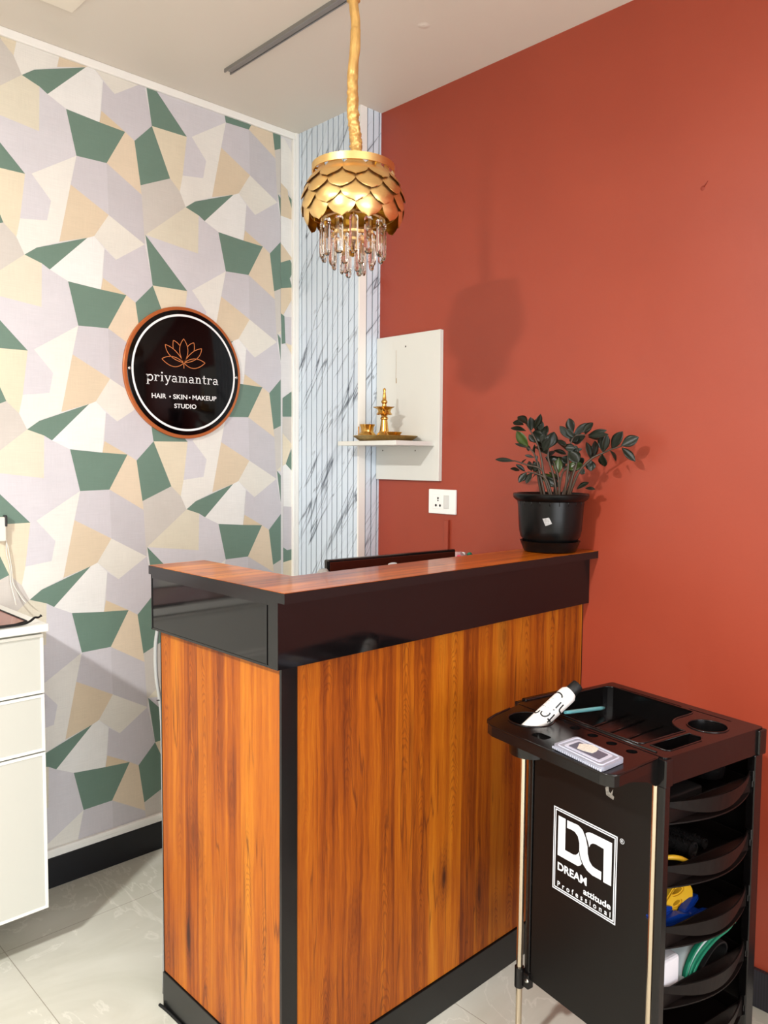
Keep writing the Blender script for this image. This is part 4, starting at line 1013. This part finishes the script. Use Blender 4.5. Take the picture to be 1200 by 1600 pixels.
for x0, x1, y0, y1 in ((-.006, .020, -.006, .018), (TW-.024, TW+.004, -.006, .016), (TW-.03, TW+.004, TD-.02, TD+.005), (-.004, .022, TD-.02, TD+.004)):
    TL('corner_block', box(B(), x0, x1, y0, y1, Z0-.001, Z1-.003, .003, 2), M_plast, tt)
bm = B(); box(bm, .03, .17, TD+.001, TD+.016, Z1-.02, Z1+.004, .003); box(bm, .012, .05, TD+.006, TD+.022, Z1-.03, Z1-.002, .003)
TL('handle', bm, M_plast, tt)
# side shelf for bottles and brushes
lippoly = [(.000, .014), (-.014, .010), (-.140, -.004), (-.152, -.002), (-.160, .010), (-.163, .024), (-.160, .33), (-.152, .352), (-.138, .368), (-.10, .385), (-.040, .402), (.0, .412)]
lp = rprism(lippoly, Z1-.024, Z1-.001)
bowl = circ(-.056, .316, .050, .052)
cut = [rprism(bowl, Z1-.06, Z1+.02)] + [rprism(circ(x_, y_, .0115, None, 20), Z1-.06, Z1+.02) for x_, y_ in ((-.018, .169), (-.022, .115), (-.024, .062), (-.014, .222))]
cut += [rprism(rrect(-.128, -.100, .205, .245, .008, 4), Z1-.06, Z1+.02)]
lip = boolean(lp, cut)
ls = TL('side_shelf', lip, M_plast)
bm = B(); tube(bm, [(p[0], p[1], Z1-.001) for p in lippoly[1:-1]], .0024, 6)
tube(bm, [(p[0], p[1], Z1-.001) for p in bowl+bowl[:1]], .0022, 6, False)
TL('rim_bead', bm, M_plast, ls)
TL('bowl_holder', lathe(B(), [(.050, Z1-.001), (.049, Z1-.012), (.044, Z1-.075), (0, Z1-.078), (0, Z1-.080), (.046, Z1-.077), (.0515, Z1-.010)], (-.056, .316, 0), 44), M_plast, ls, True)
for y0, s_ in ((.012, 1), (.335, -1)):   # curved brackets below
    P_ = [(0, Z0-.0), (0, Z1-.02), (-.145, Z1-.022), (-.13, Z1-.030), (-.08, Z1-.034), (-.035, Z1-.045), (-.012, Z0-.0)]
    TL('bracket', prism(B(), P_, lambda a, b: Vector((a, y0, b)), lambda a, b: Vector((a, y0+s_*.004, b))), M_plast, ls)
# frame
def pole(x, y, z0=.060):
    p = TL('pole', lathe(B(), [(0, z0), (.0078, z0), (.0078, Z0), (0, Z0)], (x, y, 0), 20), M_chrome, None, True); return p
pole(.004, .0225); pole(.004, .398); pole(.332, .398)
for x0, x1, y0, y1 in ((-.004, .014, -.004, .0135), (.308, .336, -.004, .016), (.010, .022, .372, .388)):
    bm = box(B(), x0, x1, y0, y1, .06 if x0 > .3 or y0 < 0 else .205, Z0, .002); TL('post', bm, M_plast)
for x_, y_ in ((.004, .0225), (.004, .398), (.332, .398)):
    bm = lathe(B(), [(0, .172), (.0115, .172), (.0115, .222), (0, .222)], (x_, y_, 0), 18); box(bm, x_, x_+.018, y_-.030 if y_ > .1 else y_, y_ if y_ > .1 else y_+.02, .178, .214, .002)
    c0 = TL('collar', bm, M_plast)
    if x_ < .1 and y_ > .1:
        TL('screw', lathe(B(), [(0, 0), (.0055, 0), (.004, .003), (0, .0035)], (0, 0, 0), 12, Matrix.Translation((x_-.0002, y_-.026, .200)) @ Matrix.Rotation(-PI/2, 4, 'Y')), M_screw, c0)
# side boards
sb = TL('side_panel', prism(B(), [(.010, .362, .205), ], None, None) if False else box(B(), .0125, .0165, .030, .368, .200, Z0+.001), M_plast2)
TL('side_panel', box(B(), .3255, .3295, .02, .385, .200, Z0+.001), M_plast2)
# logo on the side board (local y runs to the left in the view)
fl = lambda a, b: Vector((.0120, a, b))
bm = B()
def frame_ring(o_, i_):
    n = 4
    for k in range(n):
        flat(bm, [o_[k], o_[(k+1) % n], i_[(k+1) % n], i_[k]], fl)
y0_, y1_, z0_, z1_ = .1205, .3035, .4635, .6585
def rect(d): return [(y1_-d, z1_-d), (y0_+d, z1_-d), (y0_+d, z0_+d), (y1_-d, z0_+d)]
frame_ring(rect(0), rect(.0028)); frame_ring(rect(.0048), rect(.0076))
flat(bm, [(.2892, .6402), (.2673, .64), (.267, .5675), (.2417, .5674), (.234, .5703), (.2289, .5753), (.2253, .5816), (.2245, .5728), (.2208, .5642), (.2168, .5579), (.2205, .5518), (.2281, .5472), (.2895, .5469)], fl)
SL = [(.2625, .6392), (.2297, .6405), (.2167, .6346), (.2073, .6204), (.2017, .6027), (.2004, .5872), (.1957, .5732), (.1867, .5652), (.1767, .5636), (.1615, .5635)]
SR = [(.2625, .6213), (.25, .6222), (.2395, .6214), (.2302, .615), (.2251, .6009), (.2248, .5848), (.2210, .5702), (.2129, .5576), (.2012, .5487), (.186, .5445), (.1618, .545)]
for k in range(len(SL)-1): flat(bm, [SL[k], SL[k+1], SR[k+1], SR[k]], fl)
flat(bm, [SL[-1], SR[-1], SR[-2]], fl)
flat(bm, [(.2081, .6301), (.2039, .6342), (.1965, .6374), (.189, .6382), (.1344, .6388), (.1342, .544), (.1557, .5435), (.1564, .6168), (.1785, .618), (.1871, .6164), (.1932, .6118), (.1972, .6036), (.1994, .6116)], fl)
flm = lambda a, b: Vector((.0120, -a, b))
text_on(bm, 'DREAM', .02, flm, offset=.0006, fit=(-.2885, .5125, .087, .0188))
text_on(bm, 'attitude', .02, flm, offset=.0005, fit=(-.2105, .4905, .0765, .0150))
text_on(bm, 'Professional', .02, flm, offset=.0003, spacing=1.75, fit=(-.2880, .4740, .1540, .0125))
ring2(bm, .1085, .6535, .0052, .0052, 0, 2*PI, .0009, fl, 20); text_on(bm, 'R', .01, flm, offset=.0002, fit=(-.1108, .6508, .0046, .0056))
for f in bm.faces:
    f.normal_update()
    if f.normal.x > 0: f.normal_flip()
me = bpy.data.meshes.new('logo'); bm.to_mesh(me); bm.free(); lo = bpy.data.objects.new('logo', me); C.objects.link(lo); me.materials.append(mat('logo_white', (226, 232, 238), .4)); lo.parent = sb; lo['label'] = 'white printed square logo with lettering'
bm = B(); flat(bm, [(.157, .753), (.1535, .7375), (.1345, .7335), (.1325, .741), (.1375, .7435), (.1355, .757), (.1425, .745), (.1465, .748), (.1485, .759)], fl)
TL('torn_sticker', bm, mat('torn_sticker', (186, 184, 178), .5, noise=.5, nscale=(200,200,200)), sb, label='scrap of a torn silver sticker')
# five bowed shelves
def shelf(zt_):
    bm = B(); n = 20; x0, x1 = .018, .306
    fr = [(x0+(x1-x0)*i/n, .006-.033*math.sin(PI*i/n)**.9 if 0 < i < n else .006) for i in range(n+1)]
    outline = fr + [(x1, .372), (x0, .372)]
    prism(bm, outline, lambda a, b: Vector((a, b, zt_-.047)), lambda a, b: Vector((a, b, zt_-.044)))
    box(bm, x0, x0+.003, .006, .372, zt_-.045, zt_-.012); box(bm, x1-.003, x1, .006, .372, zt_-.045, zt_-.012); box(bm, x0, x1, .369, .372, zt_-.045, zt_-.012); box(bm, x0, x1, .004, .007, zt_-.046, zt_-.008)
    ft_ = TL('shelf', bm, M_shelf)
    bm = B(); L_, R_ = [], []
    for i, (a, b) in enumerate(fr):
        s_ = math.sin(PI*i/n); hh_ = .009+.027*s_
        L_.append((Vector((a, b-.006*s_, zt_)), Vector((a, b, zt_-.001-hh_)))); R_.append((Vector((a, b-.006*s_+.003, zt_)), Vector((a, b+.003, zt_-.001-hh_))))
    v = [[bm.verts.new(p) for p in (a[0], a[1], b[1], b[0])] for a, b in zip(L_, R_)]
    for a, b in zip(v, v[1:]):
        for k in range(4): bm.faces.new((a[k], a[(k+1) % 4], b[(k+1) % 4], b[k]))
    bm.faces.new(v[0]); bm.faces.new(v[-1])
    TL('shelf_lip', bm, M_shelf, ft_)
    bm = B(); box(bm, x1, x1+.008, -.002, .012, zt_-.020, zt_+.004, .001, 1); box(bm, x1, x1+.010, .0, .010, zt_-.034, zt_-.019, .001, 1)
    TL('shelf_clip', bm, M_plast, ft_)
    TL('shelf_clip', box(B(), x0-.006, x0, .0, .012, zt_-.020, zt_-.002, .001, 1), M_plast, ft_)
    return zt_-.044
ZS = [shelf(z_) for z_ in (.775, .643, .516, .389, .262)]
# base and castors
for x_, y_ in ((.004, .0225), (.322, .006), (.004, .398), (.332, .398)):
    bm = lathe(B(), [(0, -.009), (.022, -.009), (.024, -.006), (.024, .006), (.022, .009), (0, .009)], (x_+.008, y_, .0242), 24, Matrix.Rotation(PI/2, 4, 'X'))
    tube(bm, [(x_, y_, .062), (x_, y_, .046), (x_+.008, y_, .0242)], .006, 8)
    TL('castor', bm, M_dark)

# ---- things on and in the trolley (each its own top-level thing)
def TT(name, bm, m_, label, cat, smooth=False, group=None):
    bmesh.ops.transform(bm, matrix=TR, verts=bm.verts[:])
    o_ = obj(name, bm, m_, None, smooth, label=label, cat=cat, group=group)
    return rebase(o_)
def TP(name, bm, m_, parent, smooth=False, label=None):
    bmesh.ops.transform(bm, matrix=TR, verts=bm.verts[:])
    return obj(name, bm, m_, parent, smooth, label=label)
# bottle leaning in the round holder
ax = Vector((.099, -.030, .080)).normalized(); b0 = Vector((-.064, .304, .855)); br = .0202
S_ = Vector((-.290, -.957, 0)).normalized(); W_ = S_.cross(ax).normalized()
MB_ = Matrix((S_, W_, ax)).transposed().to_4x4(); MB_.translation = b0
bm = lathe(B(), [(0, -.030), (br*.9, -.030), (br, -.025), (br, .106), (br*.97, .114), (br*.72, .1215), (0, .122)], (0,0,0), 40)
bmesh.ops.transform(bm, matrix=MB_, verts=bm.verts[:])
bt = TT('bottle', bm, M_tubew, 'white bottle with black cap leaning in the round holder of the trolley', 'bottle', True)
bm = lathe(B(), [(0, .121), (.0135, .121), (.0142, .124), (.0142, .1425), (.0125, .146), (0, .1465)], (0,0,0), 28)
for k in range(14): pass
bmesh.ops.transform(bm, matrix=MB_, verts=bm.verts[:]); TP('cap', bm, M_dark, bt, True, 'black cap')
def cyl(rr_):
    def f(t_, an): 
        v = S_*math.cos(an)*rr_ + W_*math.sin(an)*rr_
        return b0 + ax*t_ + v
    return f
def stroke_on(bm, pts, wd, rr_=br+.0004):
    f = cyl(rr_); P2 = smooth_path([Vector((p[0], p[1]*br, 0)) for p in pts], 4)
    ribbon(bm, [(p.x, p.y) for p in P2], wd, lambda a, b: f(a, b/br))
bm = B(); sw = .0036
for k_, p_ in {'c': [(.0915, 1.85), (.0955, 1.80), (.098, 1.24), (.0965, .85), (.0926, .72)], 'i': [(.0852, .422), (.0665, .367)], 'dot': [(.0620, .40), (.0595, .33)], 'u': [(.0858, .055), (.0742, -.009), (.0695, -.164), (.0692, -.8)],
    't': [(.0557, -.074), (.0387, -.167), (.0315, -.184)], 'tb': [(.0373, .157), (.0383, -.47)], 'e': [(.0396, 1.141), (.0338, 1.021), (.0329, .708), (.0368, .462), (.0447, .327), (.0505, .402)], 'cc': [(.0276, 2.0), (.0277, 1.61), (.0321, 1.424), (.0386, 1.41)]}.items():
    stroke_on(bm, p_, sw if k_ not in ('dot',) else .0036)
stroke_on(bm, [(.0396, 1.141), (.0441, .39)], .0008)
for q_, wq in (((.0683, 1.845), (.073, .783)), ((.0435, 1.762), (.0484, .609)), ((.0508, 1.997), (.0556, .794)), ((.077, 1.7), (.081, .79)), ((.060, 1.9), (.0645, .75))) and [((.0683, 1.845, .073, .783), .0005), ((.077, 1.7, .081, .79), .0005), ((.060, 1.9, .0645, .75), .0005), ((.0508, 1.9, .0556, .794), .0007)]:
    stroke_on(bm, [(q_[0], q_[1]), (q_[2], q_[3])], wq)
TP('print', bm, M_tubet, bt, label='black lettering')
bm = B(); f = cyl(br+.0002)
grid_quad(bm, [(.0844, 1.556*1.0), (.0882, .747), (.0503, .529), (.0453, 1.366)], lambda a, b: f(a, b), 8)
TP('label_patch', bm, M_tubel, bt, label='pale blue label patch')
# turquoise stick, clear box, hair clip
bm = tube(B(), [(.030, .293, .8765), (.060, .3035, .870), (.225, .358, .8355), (.244, .364, .832)], [.0035, .0045, .0048, .0040], 10)
TT('stick', bm, M_turq, 'pale turquoise plastic stick lying in the trolley top basin beside the bottle', 'stick')
bx_ = [(-.147, .160), (-.070, .166), (-.084, .030), (-.161, .020)]
def rq(P, r):  # rounded quad
    out = []; n = len(P)
    for i in range(n):
        p = Vector(P[i]).to_2d(); a = Vector(P[i-1]).to_2d(); b = Vector(P[(i+1) % n]).to_2d()
        u = (a-p).normalized()*r; v = (b-p).normalized()*r
        for k in range(6):
            t_ = k/5; out.append(tuple((1-t_)**2*(p+u) + 2*t_*(1-t_)*p + t_**2*(p+v)))
    return out
def shrink(P, s_): 
    cx_ = sum(p[0] for p in P)/4; cy_ = sum(p[1] for p in P)/4
    return [(cx_+(p[0]-cx_)*s_[0], cy_+(p[1]-cy_)*s_[1]) for p in P]
bxx = TT('plastic_box', rprism(rq(bx_, .010), Z1+.0002, Z1+.0085), M_ibox, 'flat clear plastic box lying on the side shelf of the trolley', 'box')
ins = TP('insert', rprism(rq(shrink(bx_, (.62, .72)), .006), Z1+.0085, Z1+.0096), mat('pale_plastic', (204, 208, 226), .25), bxx)
TP('window', rprism(rq(shrink(bx_, (.46, .60)), .003), Z1+.0096, Z1+.0102), M_ibox2, bxx)
bm = B(); tube(bm, [(p[0], p[1], Z1+.0088) for p in rq(shrink(bx_, (.84, .88)), .008)+rq(shrink(bx_, (.84, .88)), .008)[:1]], .0016, 6, False)
for k in range(24):
    t_ = (k+.5)/24; p = Vector(bx_[0])*(1-t_)*1.0 + Vector(bx_[3])*t_
    box(bm, p.x-.0022, p.x+.0006, p.y-.0018, p.y+.0018, Z1+.0010, Z1+.0055)
TP('ridge', bm, mat('ridge_plastic', (190, 194, 210), .25), bxx)
bm = rprism([(-.128, .112), (-.104, .128), (-.094, .120), (-.088, .106), (-.092, .088), (-.108, .080), (-.122, .078), (-.127, .096)], Z1+.0103, Z1+.0108)
TP('worn_label', bm, M_paper, bxx, label='worn paper label')
hc = TT('hair_clip', tube(B(), smooth_path([(.118, .196, .8215), (.122, .186, .8235), (.121, .172, .8215), (.118, .148, .8205)], 4), .0012, 6), M_chrome, 'small thin metal hair clip with a pink end in the trolley basin', 'hair clip')
TP('clip_end', lathe(B(), [(0, -.003), (.0032, 0), (0, .003)], (.1225, .190, .8245), 10), M_pink, hc)
# contents of the shelves
z2 = ZS[0]
bm = box(B(), .06, .20, .05, .20, z2, z2+.022, .004); o = TT('comb_case', bm, M_cabled, 'flat dark case lying on the top shelf of the trolley', 'case')
z2 = ZS[1]
def brush(x, y, r, ln_, lab, tilt):
    zc = z2 + r + .007
    D = Vector((math.sin(tilt), -math.cos(tilt), 0)); A = Vector((x, y, zc)); 
    Mx = Matrix((Vector((-D.y, D.x, 0)), Vector((0, 0, 1)), -D)).transposed().to_4x4(); Mx.translation = A
    bm = lathe(B(), [(r*.80, 0), (r, 0), (r, .004), (r*.84, .006), (r*.84, ln_), (0, ln_), (0, .004), (r*.80, .004), (r*.80, 0)], (0,0,0), 28)
    bmesh.ops.transform(bm, matrix=Mx, verts=bm.verts[:])
    o_ = TT('round_brush', bm, mat('brush_barrel', (34, 32, 32), .25), lab, 'hair brush', True, 'round brushes on the second trolley shelf')
    bm = B(); rb = random.Random(int(x*1000))
    for k in range(240):
        a = rb.uniform(0, 2*PI); zz = rb.uniform(.008, ln_-.005); e = r*rb.uniform(1.12, 1.28)
        p0 = Vector((r*.84*math.cos(a), r*.84*math.sin(a), zz)); p1 = Vector((e*math.cos(a), e*math.sin(a), zz))
        s2 = Vector((-math.sin(a), math.cos(a), 0))*.0006
        v = [bm.verts.new(q) for q in (p0-s2, p0+s2, p1+s2*.5, p1-s2*.5)]; bm.faces.new(v)
    bmesh.ops.transform(bm, matrix=Mx, verts=bm.verts[:])
    TP('bristles', bm, M_dark, o_)
    bm = lathe(B(), [(0, ln_), (.008, ln_), (.009, ln_+.03), (.007, ln_+.10), (0, ln_+.102)], (0,0,0), 14); bmesh.ops.transform(bm, matrix=Mx, verts=bm.verts[:])
    TP('handle', bm, M_dark, o_, True)
brush(.155, .035, .0185, .09, 'larger dark round hair brush with open ring end on the second trolley shelf', .15)
brush(.215, .048, .0115, .09, 'smaller dark round hair brush to the right on the second trolley shelf', .10)
o = TT('hair_clamp', tube(B(), smooth_path([(.045, .036, z2+.040), (.065, .026, z2+.041), (.085, .018, z2+.036), (.112, .015, z2+.020)], 4), [.004, .005, .0055, .005]+[.0055]*8+[.006], 8), M_yel, 'small yellow hair clamp near the pole on the second trolley shelf', 'hair clamp')
z3 = ZS[2]
# yellow guard
bm = boolean(prism(B(), rrect(.078, .172, .0, .0, .001) if False else [(.070, z3+.054), (.110, z3+.085), (.128, z3+.086), (.165, z3+.068), (.172, z3+.058), (.174, z3+.026), (.150, z3+.020), (.100, z3+.020)], lambda a, b: Vector((a, .045, b)), lambda a, b: Vector((a, .075, b))),
    [prism(B(), [(.118+.018*math.cos(2*PI*i/20), z3+.070+.006*math.sin(2*PI*i/20)) for i in range(20)], lambda a, b: Vector((a, .03, b)), lambda a, b: Vector((a, .09, b))),
     prism(B(), [(.118+.013*math.cos(2*PI*i/20), z3+.044+.005*math.sin(2*PI*i/20)) for i in range(20)], lambda a, b: Vector((a, .03, b)), lambda a, b: Vector((a, .09, b)))])
bmesh.ops.bevel(bm, geom=[e for e in bm.edges if e.is_manifold and e.calc_face_angle(0) > 1.2], offset=.003, segments=2, affect='EDGES')
bm2 = box(B(), .10, .16, .046, .074, z3, z3+.022, .003); 
me_ = bpy.data.meshes.new('x'); bm2.to_mesh(me_); bm2.free(); bm.from_mesh(me_); bpy.data.meshes.remove(me_)
TT('plastic_part', bm, M_yel, 'yellow plastic part with an oval opening on the middle trolley shelf', 'plastic part')
# blue sectioning clips, a small heap
rb = random.Random(9)
for k, (x_, y_, z_, an, ti) in enumerate([(.050, .018, .046, .3, .15), (.085, .008, .024, -.25, .05), (.125, .004, .012, .15, -.12), (.165, -.002, .010, -.45, .05), (.150, .020, .028, .55, -.1)]):
    bm = B()
    prism(bm, [(-.040, 0), (-.030, .010), (.010, .014), (.042, .006), (.046, 0), (.010, -.004), (-.036, -.004)], lambda a, b: Vector((a, -.004, b)), lambda a, b: Vector((a, .010, b)))
    prism(bm, [(-.040, -.004), (.046, -.002), (.044, -.007), (-.030, -.010)], lambda a, b: Vector((a, -.005, b)), lambda a, b: Vector((a, .009, b)))
    bmesh.ops.transform(bm, matrix=Matrix.Translation((x_, y_+.020, z3+z_+.002)) @ Matrix.Rotation(an*.5, 4, 'Z') @ Matrix.Rotation(ti, 4, 'Y'), verts=bm.verts[:])
    TT('sectioning_clip', bm, M_blue, ['blue hair clip lying topmost by the pole on the middle trolley shelf', 'blue hair clip second from the pole on the middle trolley shelf', 'blue hair clip in the middle of the heap on the middle trolley shelf', 'blue hair clip lowest at the right on the middle trolley shelf', 'blue hair clip upper right in the heap on the middle trolley shelf'][k], 'hair clip', group='blue hair clips on the trolley')
z4 = ZS[3]
def sheet(path, th, y0, y1, wav=0):
    P_ = smooth_path([(p[0], 0, p[1]) for p in path], 6); bm = B(); n = len(P_); ny = 6; top_, bot = [], []
    for i, p in enumerate(P_):
        d = (P_[min(i+1, n-1)]-P_[max(i-1, 0)]).normalized(); nn = Vector((-d.z, 0, d.x))
        top_.append([bm.verts.new(Vector((p.x, y0+(y1-y0)*j/ny, p.z)) + nn*(th/2+wav*math.sin(i*.8+j))) for j in range(ny+1)])
        bot.append([bm.verts.new(Vector((p.x, y0+(y1-y0)*j/ny, p.z)) - nn*(th/2-wav*math.sin(i*.8+j))) for j in range(ny+1)])
    for g_ in (top_, bot):
        for a, b in zip(g_, g_[1:]):
            for j in range(ny): bm.faces.new((a[j], a[j+1], b[j+1], b[j])).smooth = True
    for i in range(n-1):
        for j in (0, ny): bm.faces.new((top_[i][j], top_[i+1][j], bot[i+1][j], bot[i][j]))
    for i in (0, n-1):
        for j in range(ny): bm.faces.new((top_[i][j], top_[i][j+1], bot[i][j+1], bot[i][j]))
    return bm
tw = TT('towel', box(B(), .026, .082, .009, .20, z4+.002, z4+.092, .008, 3), M_cloth, 'folded white towel standing against the pole side of the fourth trolley shelf', 'towel')
cpn = TT('cape', sheet([(.104, z4+.008), (.116, z4+.042), (.146, z4+.072), (.200, z4+.094), (.252, z4+.106), (.266, z4+.108)], .018, .012, .18, .0008), mat('cape_grey', (176, 186, 188), .5), 'folded pale cape with green edging rolled on the fourth trolley shelf', 'cape')
for pth, th in (([(.119, z4+.004), (.133, z4+.036), (.162, z4+.062), (.205, z4+.080), (.250, z4+.088), (.268, z4+.098), (.260, z4+.106), (.235, z4+.100)], .005), ([(.100, z4+.008), (.108, z4+.045), (.136, z4+.080), (.190, z4+.104), (.258, z4+.117), (.276, z4+.110), (.274, z4+.094)], .004), ([(.106, z4+.006), (.124, z4+.048), (.156, z4+.074), (.210, z4+.094)], .004)):
    TP('green_edging', sheet(pth, th, .008, .018), M_green, cpn)
TT('strap', sheet([(.140, z4+.006), (.160, z4+.030), (.200, z4+.060), (.235, z4+.064), (.248, z4+.046), (.235, z4+.026), (.205, z4+.010), (.215, z4+.004)], .004, .009, .06), M_dark, 'black strap folded in a loop in front of the cape on the fourth trolley shelf', 'strap', True)
